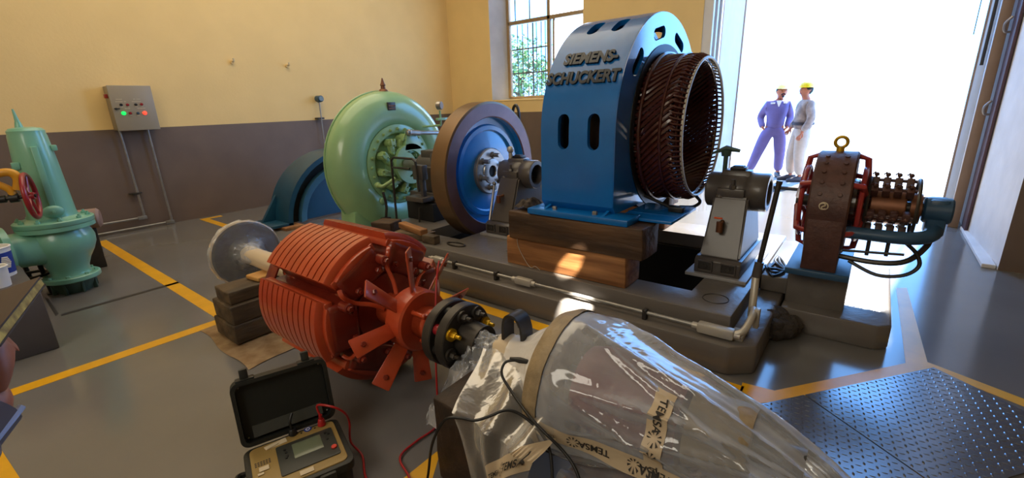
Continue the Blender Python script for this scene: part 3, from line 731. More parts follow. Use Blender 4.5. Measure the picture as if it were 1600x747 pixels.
# ------------------------------------------------------------------ turbine
def turbine():
    cy = 4.70
    t = thing('water_turbine', 'large light green spiral cased turbine with ring of guide levers', 'turbine', (A, cy, 0))
    O = Vector((A, cy, AZ)); ax = (0, -1, 0)
    pr = []
    Rm, rm = .615, .238
    for k in range(30):
        a = 2*pi*k/30; pr.append((Rm+rm*cos(a), .92*rm*sin(a)))
    b = MB(); b.lathe(pr, O, ax, 88, closed=True)
    b.torus(O+Vector((0, .06, 0)), ax, .85, .012, 88, 8)
    b.build('spiral_casing', 'green', t)
    b = MB(); b.lathe([(0, -.2), (.45, -.2), (.47, .14), (.47, .185), (.455, .195), (.375, .195), (.36, .18), (.355, .15), (0, .15)], O, ax, 64); b.build('head_cover', 'green', t)
    b = MB(); b.lathe([(.20, .14), (.20, .19), (.18, .21), (.15, .22), (.145, .30), (0, .30)], O, ax, 48); b.build('shaft_gland', 'green', t)
    u, v, a_ = frame(ax)
    for k in range(24):
        a = 2*pi*k/24; p = O+(u*cos(a)+v*sin(a))*.417+Vector((0, -.195, 0))
        b = MB(); b.hexb(p, ax, .020, .018); b.cyl(p, p+Vector((0, -.032, 0)), .011, n=10); b.build('cover_bolt', 'lever', t)
    for k in range(10):
        a = 2*pi*(k+.35)/10
        rad = u*cos(a)+v*sin(a); tan = (u*-sin(a)+v*cos(a))
        p = O+rad*.305+Vector((0, -.14, 0))
        q = O+rad*.20+tan*.055+Vector((0, -.22, 0))
        b = MB(); b.cyl(p, p+Vector((0, -.13, 0)), .047, n=22, bev=.008); b.cyl(p+Vector((0, -.13, 0)), p+Vector((0, -.155, 0)), .022, n=14)
        d = (q-(p+Vector((0, -.13, 0)))); d.y = 0; L = d.length; d.normalize(); w = Vector((-d.z, 0, d.x))
        c0 = p+Vector((0, -.12, 0))-d*.045
        b.prism([c0+w*.042, c0+d*(L+.05)+w*.028, c0+d*(L+.075), c0+d*(L+.05)-w*.028, c0-w*.042], (0, .06, 0), .008)
        for sw in (-1, 1): b.prism([c0+w*(.036*sw), c0+d*.09+w*(.030*sw), c0+d*.09+w*(.012*sw), c0+w*(.012*sw)], (0, -.035, 0), .005)
        lv = b.build('guide_lever', 'lever', t)
        b = MB(); b.cyl(c0+d*(L+.045)+Vector((0, .05, 0)), c0+d*(L+.045)+Vector((0, -.02, 0)), .014, n=12); b.hexb(c0+d*.03, ax, .018, .018); b.build('lever_pin', 'green', lv)
    # regulating bracket, rod and pipe
    b = MB(); b.prism([(A-.02, cy-.26, AZ+.16), (A+.05, cy-.26, AZ+.40), (A+.16, cy-.26, AZ+.40), (A+.27, cy-.26, AZ+.16)], (0, -.05, 0), .008)
    b.lathe([(.16, 0), (.24, 0), (.24, .06), (.16, .06)], O+Vector((.08, -.25, 0)), ax, 40, closed=True); b.build('regulating_ring', 'green', t)
    b = MB(); b.tube([(A+.05, cy-.33, AZ+.37), (A+.62, cy-.36, AZ+.33)], .024, 12); b.sph((A+.05, cy-.335, AZ+.37), .04); b.tube([(A+.02, cy-.335, AZ+.375), (A+.20, cy-.34, AZ+.355)], .033, 12); b.build('regulating_rod', 'steel', t)
    b = MB(); b.bx(A-.13, A-.02, cy-.225, cy-.205, AZ+.63, AZ+.72, .004); np_ = b.build('nameplate', 'dsteel', t)
    b = MB()
    for k in range(5): b.bx(A-.115+.02*k, A-.103+.02*k, cy-.228, cy-.224, AZ+.67, AZ+.69)
    b.bx(A-.12, A-.03, cy-.228, cy-.224, AZ+.645, AZ+.655); b.build('nameplate_lettering', 'copper', np_, 0)
    b = MB(); b.lathe([(.0, .0), (.055, 0), (.045, .02), (.028, .03), (.026, .06), (.034, .07), (.02, .10), (.006, .15), (0, .152)], (A, cy, AZ+.848), (0, 0, 1), 20); b.build('air_vent_cock', 'copper', t)
    b = MB(); b.sph((A-.33, cy-.21, AZ-.40), .045, (1, .5, 1)); b.build('drain_boss', 'green', t)
    for x0, x1 in ((A-.72, A-.42), (A+.42, A+.72)):
        b = MB(); b.prism([(x0, cy-.14, 0), (x1, cy-.14, 0), (x1, cy-.14, .16), ((x0+x1)/2+(.06 if x0 < A else -.06), cy-.14, .40), (x0+(.04 if x0 < A else .0), cy-.14, .38)], (0, .28, 0), .01); b.bx(x0-.06, x1+.06, cy-.24, cy+.24, 0, .035, .006); b.build('foot', 'green', t)
    b = MB(); b.tube(smooth_path([(A-.42, cy-.26, AZ-.18), (A-.40, cy-.34, AZ-.2), (A-.24, cy-.36, AZ-.13)]), .022, 10); b.sph((A-.42, cy-.27, AZ-.19), .035); b.build('relief_pipe', 'lever', t)
    b = MB(); b.tube(smooth_path([(A-.36, cy-.27, AZ-.28), (A-.35, cy-.29, AZ-.45), (A-.36, cy-.27, AZ-.62), (A-.33, cy-.28, AZ-.74)]), .016, 8); b.bx(A-.42, A-.32, cy-.32, cy-.24, AZ-.66, AZ-.58, .008); b.build('drain_pipe', 'dsteel', t)
    b = MB(); b.cyl((3.9, 4.13, 1.30), (3.9, 4.13, 1.47), .012, n=10); b.bx(3.84, 4.06, 4.11, 4.15, 1.355, 1.385, .004); b.tube([(3.9, 4.13, 1.30), (3.9, 4.45, 1.28)], .012, 8); g = b.build('gauge_pipe', 'green', t)
    b = MB(); b.cyl((3.91, 4.10, 1.525), (3.89, 4.16, 1.525), .048, n=28, bev=.008); b.build('pressure_gauge', 'steel', t)
turbine()
def guidebearing():
    t = thing('turbine_bearing', 'brown steel guide bearing and handrail frame between turbine and flywheel', 'bearing', (A, 3.95, 0))
    b = MB(); b.cyl((A, 4.38, AZ), (A, 3.36, AZ), .075, n=28); b.build('shaft', 'steel', t)
    b = MB(); b.bx(A-.22, A+.22, 3.68, 4.12, AZ-.36, AZ-.26, .008); b.bx(A-.17, A+.17, 3.74, 4.06, AZ-.26, AZ+.02, .02); b.cyl((A, 4.08, AZ), (A, 3.70, AZ), .15, n=36, bev=.012); b.bx(A-.10, A+.10, 3.78, 4.02, AZ+.10, AZ+.19, .012); b.build('bearing_block', 'grey', t)
    for x in (A-.12, A+.12):
        b = MB(); b.hexb((x, 3.8, AZ+.02), (0, 0, 1), .03, .14); b.build('cap_bolt', 'grey', t)
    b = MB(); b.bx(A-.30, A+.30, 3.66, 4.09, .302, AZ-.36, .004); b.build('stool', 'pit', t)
    b = MB(); X = A-.37
    b.tube([(X, 4.22, 0), (X, 4.20, AZ+.10), (X, 4.16, AZ+.13), (X, 3.84, AZ+.13), (X, 3.80, AZ+.10), (X, 3.78, AZ-.22)], .013, 8); b.tube([(X, 4.20, AZ+.02), (X, 3.90, AZ+.02)], .012, 8); b.tube([(X, 3.82, .30), (X, 3.80, AZ-.4)], .010, 8); b.build('handrail_frame', 'dsteel', t)
    b = MB(); b.bx(A-.40, A-.22, 3.70, 3.98, AZ-.33, AZ-.28, .006); b.bx(A-.33, A-.28, 3.76, 3.80, AZ-.28, AZ-.06, .006); b.bx(A-.34, A-.26, 3.74, 3.90, AZ-.10, AZ+.06, .01); b.build('sensor_bracket', 'grey', t)
guidebearing()
def halfcase():
    c = Vector((3.76, 6.30, 0))
    t = thing('half_casing', 'dark blue half round machine casing standing on the floor against the wall', 'machine cover', tuple(c))
    b = MB(); b.lathe([(.90, -.26), (.965, -.26), (.965, .26), (.90, .26)], c, (0, -1, 0), 48, a0=0, a1=2*pi, closed=True)
    bmesh.ops.bisect_plane(b.bm, geom=b.bm.verts[:]+b.bm.edges[:]+b.bm.faces[:], plane_co=(0, 0, .04), plane_no=(0, 0, -1), clear_outer=True)
    b.build('outer_shell', 'dblue', t)
    b = MB(); b.lathe([(.74, .12), (.89, .12), (.89, .08), (.74, .08)], c, (0, -1, 0), 48, closed=True)
    bmesh.ops.bisect_plane(b.bm, geom=b.bm.verts[:]+b.bm.edges[:]+b.bm.faces[:], plane_co=(0, 0, .04), plane_no=(0, 0, -1), clear_outer=True)
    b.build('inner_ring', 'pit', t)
    b = MB(); b.lathe([(.64, .14), (.76, .22), (.76, .12), (.64, .10)], c, (0, -1, 0), 48, closed=True)
    bmesh.ops.bisect_plane(b.bm, geom=b.bm.verts[:]+b.bm.edges[:]+b.bm.faces[:], plane_co=(0, 0, .04), plane_no=(0, 0, -1), clear_outer=True)
    b.build('pale_ring', 'teal', t)
    b = MB(); b.lathe([(0, .06), (.70, .06), (.70, .10), (0, .10)], c, (0, -1, 0), 48, closed=False)
    bmesh.ops.bisect_plane(b.bm, geom=b.bm.verts[:]+b.bm.edges[:]+b.bm.faces[:], plane_co=(0, 0, .04), plane_no=(0, 0, -1), clear_outer=True)
    b.build('face_plate', 'dblue', t)
    for sx in (-1, 1):
        b = MB(); b.prism([(c.x+sx*.93, c.y+.1, .04), (c.x+sx*1.16, c.y+.1, .04), (c.x+sx*1.14, c.y+.1, .08), (c.x+sx*.90, c.y+.1, .42)], (0, .05, 0), .004); b.bx(c.x+sx*.90, c.x+sx*1.18, c.y-.26, c.y+.30, .04, .075, .004); b.build('foot', 'dblue', t)
    for x0 in (2.7, 4.55):
        b = MB(); b.bx(x0, x0+.26, c.y-.36, c.y+.34, .0, .04, .004); o = b.build('packing_board', 'wood_m', None); tag(o, ('left' if x0 < 3 else 'right')+' flat board under the foot of the dark blue half casing', 'timber')
halfcase()

# ------------------------------------------------------------------ flywheel
def flywheel():
    y0 = 3.03; R = .685
    t = thing('flywheel', 'big flywheel with brown steel rim and bright blue web', 'flywheel', (A, y0+.11, .2))
    O = Vector((A, y0, AZ)); ax = (0, 1, 0)
    b = MB(); b.lathe([(R-.02, 0), (R, .008), (R, .192), (R-.02, .20), (.55, .20), (.55, .19)], O, ax, 96); b.build('rim', 'rim', t)
    b = MB(); b.lathe([(R-.02, 0), (.545, 0), (.535, .012)], O, ax, 96); b.build('rim_face', 'rimface', t)
    b = MB(); b.lathe([(.545, .19), (.545, .012), (.54, .075), (.47, .08), (.455, .055), (.415, .055), (.40, .08), (.28, .065), (.0, .06), (0, .18), (.53, .18)], O, ax, 96); b.build('web', 'wblue', t)
    b = MB(); b.lathe([(.235, .09), (.235, .035), (.225, .025), (.13, .025), (.125, .015), (.10, .012), (.06, .012), (.056, .02), (.055, .12)], O, ax, 56); h = b.build('hub', 'steel', t)
    b = MB(); b.cyl(O+Vector((0, .03, 0)), O+Vector((0, .035, 0)), .0555, n=32); b.build('bore', 'void', h)  # black disc coloured for the shade inside the hub bore
    for k in range(6):
        a = k*pi/3+.3; p = O+Vector((cos(a)*.165, .025, sin(a)*.165))
        b = MB(); b.cyl(p, p+Vector((0, -.018, 0)), .034, n=18); b.cyl(p, p+Vector((0, -.075, 0)), .022, n=16, bev=.004); b.build('coupling_bolt', 'steel', t)
    for k in range(2):
        a = 1.9+k*pi; p = O+Vector((cos(a)*.49, .10, sin(a)*.49)); b = MB(); b.cyl(p, p+Vector((0, -.006, 0)), .016, n=14); b.build('web_plug', 'void', t)
    return t
flywheel()
b = MB(); b.tube([(3.50, 2.985, .74), (3.32, 2.93, .34)], .013, 8); b.sph((3.50, 2.985, .745), .022)
tag(b.build('steel_bar', 'steel', None), 'thin bright steel bar leaning against the flywheel hub', 'bar')
b = MB(); b.tube(smooth_path([(4.5, 3.50, .95), (4.5, 3.50, 1.40), (4.48, 3.44, 1.50), (4.46, 3.38, 1.42), (4.45, 3.37, 1.20), (4.45, 3.36, .5), (4.45, 3.36, .3)]), .018, 8)
tag(b.build('cable_loop', 'black', None), 'black cable loop rising behind the flywheel rim', 'cable')

# ------------------------------------------------------------------ bearing pedestals
def pedestal(yc, label, grp, small=False):
    t = thing('bearing_pedestal', label, 'bearing', (A, yc, .30), grp)
    X0 = A-.40; s = .9 if small else 1
    b = MB(); b.bx(X0, A+.40, yc-.20, yc+.20, .30, .325, .005); b.build('sole_plate', 'lgrey', t)
    b = MB()
    b.prism([(X0+.03, yc-.15, .325), (A+.36, yc-.15, .325), (A+.36, yc-.15, .42), (A+.33, yc-.15, .44), (X0+.06, yc-.15, .44), (X0+.03, yc-.15, .42)], (0, .30, 0), .008)
    b.build('base', 'grey', t)
    for y in (yc-.075, yc+.075):
        b = MB()
        for (ya, yb, za, zb) in ((-.05, .05, .345, .353), (-.05, .05, .412, .42), (-.05, -.042, .345, .42), (.042, .05, .345, .42)):
            b.bx(X0+.015, X0+.035, y+ya, y+yb, za, zb, .002)
        o = b.build('bolt_pocket', 'grey', t)
        b = MB(); b.bx(X0+.026, X0+.031, y-.042, y+.042, .353, .412); b.hexb((X0+.031, y, .382), (-1, 0, 0), .018, .012); b.build('pocket_bolt', 'dsteel', o)
    b = MB(); w0, w1 = .130, .112
    zt = AZ-.02; q = []
    vs0 = [(X0+.07, yc-w0), (A+.32, yc-w0), (A+.32, yc+w0), (X0+.07, yc+w0)]; vs1 = [(A-.165, yc-w1), (A+.15, yc-w1), (A+.15, yc+w1), (A-.165, yc+w1)]
    L0 = [b.bm.verts.new((x, y, .435)) for x, y in vs0]; L1 = [b.bm.verts.new((x, y, zt)) for x, y in vs1]
    b.bm.faces.new(L0[::-1]); b.bm.faces.new(L1)
    for i in range(4): b.bm.faces.new((L0[i], L0[(i+1) % 4], L1[(i+1) % 4], L1[i]))
    bmesh.ops.bevel(b.bm, geom=list(b.bm.edges), offset=.014, segments=2, affect='EDGES'); b.build('column', 'grey', t)
    # housing: narrow flange at the far end, wide open bell at the near end
    b = MB(); b.lathe([(.06, -.19), (.115, -.19), (.125, -.18), (.125, -.10), (.13, -.09), (.13, .06), (.125, .07), (.128, .08), (.135, .09), (.135, .20), (.128, .21), (.095, .21), (.09, .20), (.088, .06), (.06, .06)], (A, yc, AZ), (0, -1, 0), 52, closed=True)
    b.bx(A-.155, A+.155, yc-.08, yc+.10, AZ-.03, AZ+.035, .008)
    b.prism([(A-.07, yc-.09, AZ+.08), (A+.07, yc-.09, AZ+.08), (A+.05, yc-.09, AZ+.15), (A-.05, yc-.09, AZ+.15)], (0, .19, 0), .01)
    b.build('housing', 'grey', t)
    b = MB(); b.cyl((A, yc-.05, AZ), (A, yc-.055, AZ), .0895, n=36); b.build('bore_shade', 'void', t)  # black disc puts the shade of the open bore into colour
    b = MB(); b.bx(A-.045, A+.045, yc-.05, yc+.05, AZ+.15, AZ+.172, .004); b.bx(A-.03, A+.03, yc-.035, yc+.035, AZ+.172, AZ+.18); b.build('oil_cover', 'black', t)
    for x in (A-.14, A+.14):
        b = MB(); b.hexb((x, yc+.0, AZ+.03), (0, 0, 1), .024, .03); b.cyl((x, yc, AZ+.05), (x, yc, AZ+.10), .012, n=10); b.build('cap_nut', 'grey', t)
    b = MB(); b.sph((A-.135, yc+.08, AZ-.03), .03, n=14); b.build('oil_level_plug', 'grey', t)
    b = MB(); b.cyl((X0+.16, yc+.02, .68), (X0+.08, yc+.02, .67), .013, n=10); b.cyl((X0+.09, yc+.02, .69), (X0+.09, yc+.02, .62), .022, n=12); c = b.build('drain_cock', 'copper', t)
    if not small:
        b = MB(); b.box((X0+.075, yc+.03, .72), (.012, .055, .012), None, .004); b.build('cock_handle', 'orange', c)
        b = MB(); b.cyl((A+.02, yc+.10, AZ+.12), (A+.02, yc+.10, AZ+.24), .016, n=12); b.cyl((A+.02, yc+.10, AZ+.24), (A+.02, yc+.10, AZ+.285), .03, .038, n=16); b.tube([(A+.02, yc+.01, AZ+.28), (A+.02, yc+.10, AZ+.295), (A+.01, yc+.20, AZ+.255)], [.012, .022, .005], 8); b.build('grease_cup', 'dgreen', t)
    else:
        b = MB(); b.cyl((A-.03, yc+.08, AZ+.12), (A-.03, yc+.08, AZ+.20), .02, n=14); b.sph((A-.03, yc+.08, AZ+.23), .036, (1, 1, .9), 14); b.build('grease_cup', 'silver', t)
    return t
pedestal(.735, 'grey bearing pedestal standing alone by the doorway end of the pit', 'bearing pedestals on the plinth')
pedestal(2.70, 'grey bearing pedestal between the blue flywheel and the blue lettered stator', 'bearing pedestals on the plinth', True)

# ------------------------------------------------------------------ stator on its timbers
SY0, SY1, SZ, SR = 1.315, 1.875, 1.294, .815
def stator():
    t = thing('generator_stator', 'tall blue arched stator with raised lettering and maroon end windings', 'generator', (A, (SY0+SY1)/2, .73))
    n = 96; zb = .775
    def rout(a, R, hb):
        c, s_ = cos(a), sin(a)
        if s_ >= 0: return R
        return min(R/max(abs(c), 1e-6), hb/max(abs(s_), 1e-6))
    hb = SZ-zb
    def ringmesh(b, Ro, Ri, y0, y1, rin=None, hb2=None):
        vs = []
        for i in range(n):
            a = 2*pi*i/n
            ro = rout(a, Ro, hb); ri = rin if rin else rout(a, Ri, hb-.04)
            vs.append([b.bm.verts.new((A+r*cos(a), y, SZ+r*sin(a))) for r, y in ((ro, y0), (ro, y1), (ri, y1), (ri, y0))])
        for i in range(n):
            p, q = vs[i], vs[(i+1) % n]
            for k in range(4): b.bm.faces.new((p[k], p[(k+1) % 4], q[(k+1) % 4], q[k]))
    b = MB(); ringmesh(b, SR, SR-.035, SY0, SY1)
    o = b.build('casing', 'blue', t)
    c = MB()
    def slot(a, y, L=.118, w=.044):
        # oblong opening through the shell at polar angle a, or at a height on the straight flank
        if isinstance(a, tuple): x, z = A-SR, a[1]; nrm = Vector((-1, 0, 0)); up = Vector((0, 0, 1))
        else: nrm = Vector((cos(a), 0, sin(a))); x, z = A+SR*cos(a), SZ+SR*sin(a); up = Vector((sin(a), 0, -cos(a))) if cos(a) < 0 else Vector((-sin(a), 0, cos(a)))
        ce = Vector((x, y, z))-nrm*.10; pts = []
        for k in range(9): q = pi*k/8; pts.append(ce+Vector((0, 1, 0))*cos(q)*w+up*(L-w+sin(q)*w))
        for k in range(9): q = pi+pi*k/8; pts.append(ce+Vector((0, 1, 0))*cos(q)*w+up*(-(L-w)+sin(q)*w))
        c.prism(pts, nrm*.2)
    for y in (1.695, 1.465):
        slot((0, 1.315), y)
    for y in (1.69, 1.50):
        for a in (radians(118), radians(62)): slot(a, y, .10, .042)
    cut(o, c)
    # end plates
    b = MB(); ringmesh(b, SR-.002, 0, SY0-.006, SY0+.02, rin=.545); o = b.build('near_end_plate', 'bluegloss', t)
    c = MB()
    for a in (radians(138), radians(103), radians(68), radians(33)):
        ce = Vector((A+cos(a)*.68, SY0-.1, SZ+sin(a)*.68)); tn = Vector((-sin(a), 0, cos(a))); rd = Vector((cos(a), 0, sin(a))); pts = []
        for k in range(9): q = -pi/2+pi*k/8; pts.append(ce+tn*(.07+cos(q)*.04)+rd*sin(q)*.04)
        for k in range(9): q = pi/2+pi*k/8; pts.append(ce+tn*(-.07+cos(q)*.04)+rd*sin(q)*.04)
        c.prism(pts, (0, .3, 0))
    cut(o, c)
    b = MB(); ringmesh(b, SR-.002, 0, SY1-.02, SY1+.006, rin=.545); b.build('far_end_plate', 'blue', t)
    b = MB(); b.lathe([(.545, -.012), (.60, -.012), (.60, .0), (.545, .0)], (A, SY0, SZ), (0, 1, 0), 64, closed=True); b.build('end_ring', 'black', t)
    b = MB(); b.lathe([(.43, .06), (.62, .06), (.62, .50), (.43, .50)], (A, SY0, SZ), (0, 1, 0), 64, closed=True); b.build('laminated_core', 'dmaroon', t)
    # feet
    for sx in (-1, 1):
        b = MB(); X0 = A+sx*(SR-.10); X1 = A+sx*(SR+.11)
        b.bx(X0, X1, SY0-.16, SY1+.06, .735, .778, .006); 
        for y in (SY0+.02, SY1-.08):
            b.prism([(A+sx*(SR-.005), y, .775), (A+sx*(SR+.09), y, .775), (A+sx*(SR-.005), y, .80)], (0, .02, 0))
        f = b.build('foot', 'blue', t)
        for y in (SY0+.10, SY1-.14):
            b = MB(); b.hexb((A+sx*(SR+.05), y, .778), (0, 0, 1), .018, .022); b.build('foot_bolt', 'steel', f)
    b = MB(); b.prism([(2.95, SY0-.02, .62), (2.95, SY0-.36, .74), (2.95, SY0-.36, .765), (2.95, SY0-.02, .765)], (.02, 0, 0)); b.prism([(2.80, SY0-.38, .742), (3.30, SY0-.38, .742), (3.30, SY0-.02, .742), (2.80, SY0-.02, .742)], (0, 0, .02), .004)
    b.prism([(2.86, SY0-.02, .60), (3.28, SY0-.02, .60), (3.28, SY0-.02, .74), (2.86, SY0-.02, .74)], (0, .02, 0)); b.build('jacking_bracket', 'blue', t)
    b = MB(); b.tube([(3.10, SY0-.30, .775), (3.16, SY0-.05, .84)], .012, 8); b.bx(3.06, 3.12, SY0-.36, SY0-.26, .762, .80, .006); b.build('jack_strap', 'black', t)
    # lettering raised on the flank and arch
    def letters(txt, s_mid, size, ymid, depth, slant):
        me = text_mesh(txt, size, .012, size*.042)
        bb = bmesh.new(); bb.from_mesh(me)
        bmesh.ops.triangulate(bb, faces=bb.faces[:])
        bmesh.ops.subdivide_edges(bb, edges=[e for e in bb.edges if e.calc_length() > .02], cuts=1)
        for v in bb.verts:
            s_ = s_mid+v.co.y; y = ymid-v.co.x*.84; d = v.co.z+.004
            a = pi-s_/SR if s_ > 0 else pi
            r = SR+d
            v.co = Vector((A+r*cos(a), y, SZ+r*sin(a)+(s_ if s_ < 0 else 0)))
        me2 = bpy.data.meshes.new('raised_lettering'); bb.to_mesh(me2); bb.free(); bpy.data.meshes.remove(me)
        link('raised_lettering', me2, 'letter', t)
    letters('SIEMENS-', .520, .118, 1.575, .008, 0)
    letters('SCHUCKERT', .375, .114, 1.60, .008, 0)
    # end windings: skewed coil loops in two layers with a double end ring
    NC = 72
    def coils(sgn, ybase, nn):
        for k in range(nn):
            a = 2*pi*k/nn; sk = 2*pi*4.2/nn
            P = lambda r, aa, dy: (A+r*cos(aa), ybase-sgn*dy, SZ+r*sin(aa))
            pts = [P(.452, a, -.06), P(.455, a+.02, .03), P(.458, a+sk*.55, .14), P(.466, a+sk, .235), P(.485, a+sk*1.04, .262), P(.505, a+sk, .235), P(.512, a+sk*1.5, .13), P(.516, a+sk*1.98, .03), P(.52, a+sk*2, -.06)]
            b = MB(); b.tube(smooth_path(pts, 3), .0138, 6, flat=1.2)
            b.build('winding_coil', 'maroon', t)
    coils(1, SY0, NC)
    b = MB(); b.torus((A, SY0-.275, SZ), (0, 1, 0), .474, .009, 96, 8); b.build('winding_end_ring', 'maroon', t)
    b = MB(); b.torus((A, SY0-.315, SZ), (0, 1, 0), .486, .010, 96, 10); b.build('winding_end_ring', 'silver', t)  # silver colour stands in for backlight blown out along this ring
    b = MB(); b.torus((A, SY0-.18, SZ), (0, 1, 0), .520, .012, 96, 8); b.build('lashing_ring', 'maroon', t)
    b = MB(); b.torus((A, SY0-.04, SZ), (0, 1, 0), .535, .014, 96, 8); b.build('lashing_ring', 'maroon', t)
    b = MB()
    for k in range(90):
        a = 2*pi*k/90; b.tube([(A+.505*cos(a), SY0-.225, SZ+.505*sin(a)), (A+.515*cos(a+.03), SY0-.265, SZ+.515*sin(a+.03)), (A+.49*cos(a+.04), SY0-.315, SZ+.49*sin(a+.04))], .0075, 5)
    b.build('end_ties', 'maroon', t)
    b = MB(); b.lathe([(.44, .0), (.53, .0), (.55, .10), (.53, .17), (.46, .18), (.44, .1)], (A, SY1, SZ), (0, 1, 0), 64, closed=True)
    for v in b.bm.verts: v.co += wob(v.co, 18, .012)
    b.build('far_winding', 'maroon', t)
    b = MB(); b.tube(smooth_path([(A-.05, SY0-.30, SZ-.48), (A-.10, SY0-.36, SZ-.52), (A-.16, SY0-.33, SZ-.55), (A-.3, SY0-.28, SZ-.53)]), .012, 8); b.build('winding_lead', 'black', t)
stator()
def timber(x0, x1, y0, y1, z0, z1, m, label, grp=None, tilt=0, rough=.006):
    c = Vector(((x0+x1)/2, (y0+y1)/2, z0))
    b = MB(); b.box((0, 0, (z1-z0)/2), (x1-x0, y1-y0, z1-z0), None, .010, 2); roughen(b, rough, 7, 2)
    for v in b.bm.verts:
        if v.co.z < .012: v.co.z = max(v.co.z, 0) if v.co.z < .004 else v.co.z
    me = b.mesh('timber_block', 50); o = link('timber_block', me, m); o.location = c; o.rotation_euler = (0, 0, tilt)
    o['label'] = label; o['category'] = 'timber'
    if grp: o['group'] = grp
    return o
timber(2.66, 2.90, 1.17, 2.17, .301, .522, 'wood_m', 'lower brown timber baulk under the blue stator, lit by a sun patch')
timber(2.63, 2.90, 1.05, 2.12, .524, .734, 'wood_d', 'upper dark oily timber baulk directly under the blue stator foot', None, 0, .010)
timber(4.23, 4.50, 1.48, 2.30, .301, .522, 'wood_m', 'lower timber baulk at the back of the stator')
timber(4.23, 4.50, 1.45, 2.25, .524, .734, 'wood_d', 'upper timber baulk at the back of the stator')
b = MB()
vs = b.grid(lambda u, v: (2.69+.15*v+.02*sin(9*u), 1.90+.22*u, .745+.05*abs(noise.noise((u*5, v*5, 1.3)))+.055*sin(pi*u)*sin(pi*v)), 18, 14)
for v in b.bm.verts: v.co += wob(v.co, 14, .02); v.co.z = max(v.co.z, .737)
bmesh.ops.solidify(b.bm, geom=list(b.bm.faces), thickness=.004)
tag(b.build('oily_rag', 'cloth'), 'crumpled oily rag lying on the upper dark timber', 'rag')
b = MB(); b.tube(smooth_path([(2.655, 2.06, .528), (2.652, 2.05, .46), (2.648, 2.0, .38), (2.64, 1.93, .312), (2.636, 1.88, .33), (2.64, 1.84, .306)]), .0025, 5)
tag(b.build('wire', 'silver', None, 60), 'thin pale wire hanging down the face of the lower brown timber', 'wire')
# packing wood beside the flywheel foot
for i, (x0, x1, y0, y1, z0, z1, m, lb, tl) in enumerate((
        (2.66, 2.84, 3.20, 3.58, .301, .36, 'wood_b', 'broad weathered packing board on the plinth end below the flywheel', .15),
        (2.70, 2.78, 3.18, 3.62, .362, .42, 'wood_m', 'narrow brown packing strip lying on the weathered board by the flywheel', -.2),
        (2.68, 2.88, 3.52, 3.72, .301, .40, 'wood_d', 'short dark packing block nearest the turbine bearing', .3),
        (2.66, 2.74, 3.02, 3.18, .301, .38, 'wood_b', 'small upright packing offcut nearest the pit below the flywheel', .05))):
    pass
    if i == 2: x0, x1, y0, y1 = 2.68, 2.88, 3.74, 3.98
    timber(x0, x1, y0, y1, z0, z1, m, lb, None, tl, .003)
b = MB(); b.torus((2.78, 2.86, .306), (0, 0, 1), .10, .010, 32, 8)
for v in b.bm.verts: v.co.x = 2.78+(v.co.x-2.78)*.45
tag(b.build('cable_hank', 'dsteel', None), 'small flat hank of dark cable on the plinth below the flywheel', 'cable')

# pipe run along the plinth ledge
def ledgepipe():
    X, z = 2.555, .225
    t = thing('ledge_conduit', 'long grey conduit run clamped along the plinth ledge', 'conduit', (X, 1.7, .18))
    b = MB(); b.cyl((X, 2.98, z), (X, .62, z), .013, n=12); b.build('pipe', 'galv', t)
    for y in (2.66, 2.20, .98):
        b = MB(); b.bx(X-.022, X+.022, y-.014, y+.014, .181, z+.024, .005); b.cyl((X-.028, y, z+.005), (X+.028, y, z+.005), .008, n=8); b.build('pipe_clamp', 'dsteel', t)
    for y, L, r in ((1.93, .15, .027), (2.86, .12, .026), (.56, .20, .03)):
        b = MB(); b.box((X, y, z), (2*r, L, 2*r), None, .012); b.cyl((X, y-L/2-.03, z), (X, y+L/2+.03, z), .02, n=14); b.build('conduit_box', 'silver', t)
    b = MB(); b.tube(smooth_path([(X, .47, z), (X+.02, .42, z+.03), (X+.12, .40, z+.09), (X+.25, .42, z+.07), (X+.35, .44, z+.02)]), .020, 10); b.build('flexible_conduit', 'silver', t)
    b = MB(); b.box((X+.16, .385, z+.06), (.04, .03, .12), None, .006); b.bx(X+.02, X+.14, .42, .49, .181, .21, .006); b.build('junction_fitting', 'silver', t)
ledgepipe()
def riser():
    a = gx(1217, 288, 3.06); m_ = gx(1183, 425, 3.02); e = gx(1176, 476, 2.93); e.z = max(e.z, .2)
    t = thing('jack_lever', 'long dark steel lever rod leaning upright between bearing pedestal and exciter plinth', 'lever', (e.x, e.y, e.z-.05))
    b = MB(); b.tube([a, m_], .015, 10); b.cyl(a+(a-m_).normalized()*.0, a+(a-m_).normalized()*.02, .018, n=10); b.build('rod', 'dsteel', t)
    b = MB(); b.tube([m_+(a-m_)*.12, m_-(a-m_)*.06], .026, 12); b.build('socket', 'grey', t)
    b = MB(); b.tube([m_-(a-m_)*.06, e, e-Vector((0, 0, .08))], .022, 12); b.build('lever_foot', 'silver', t)
riser()

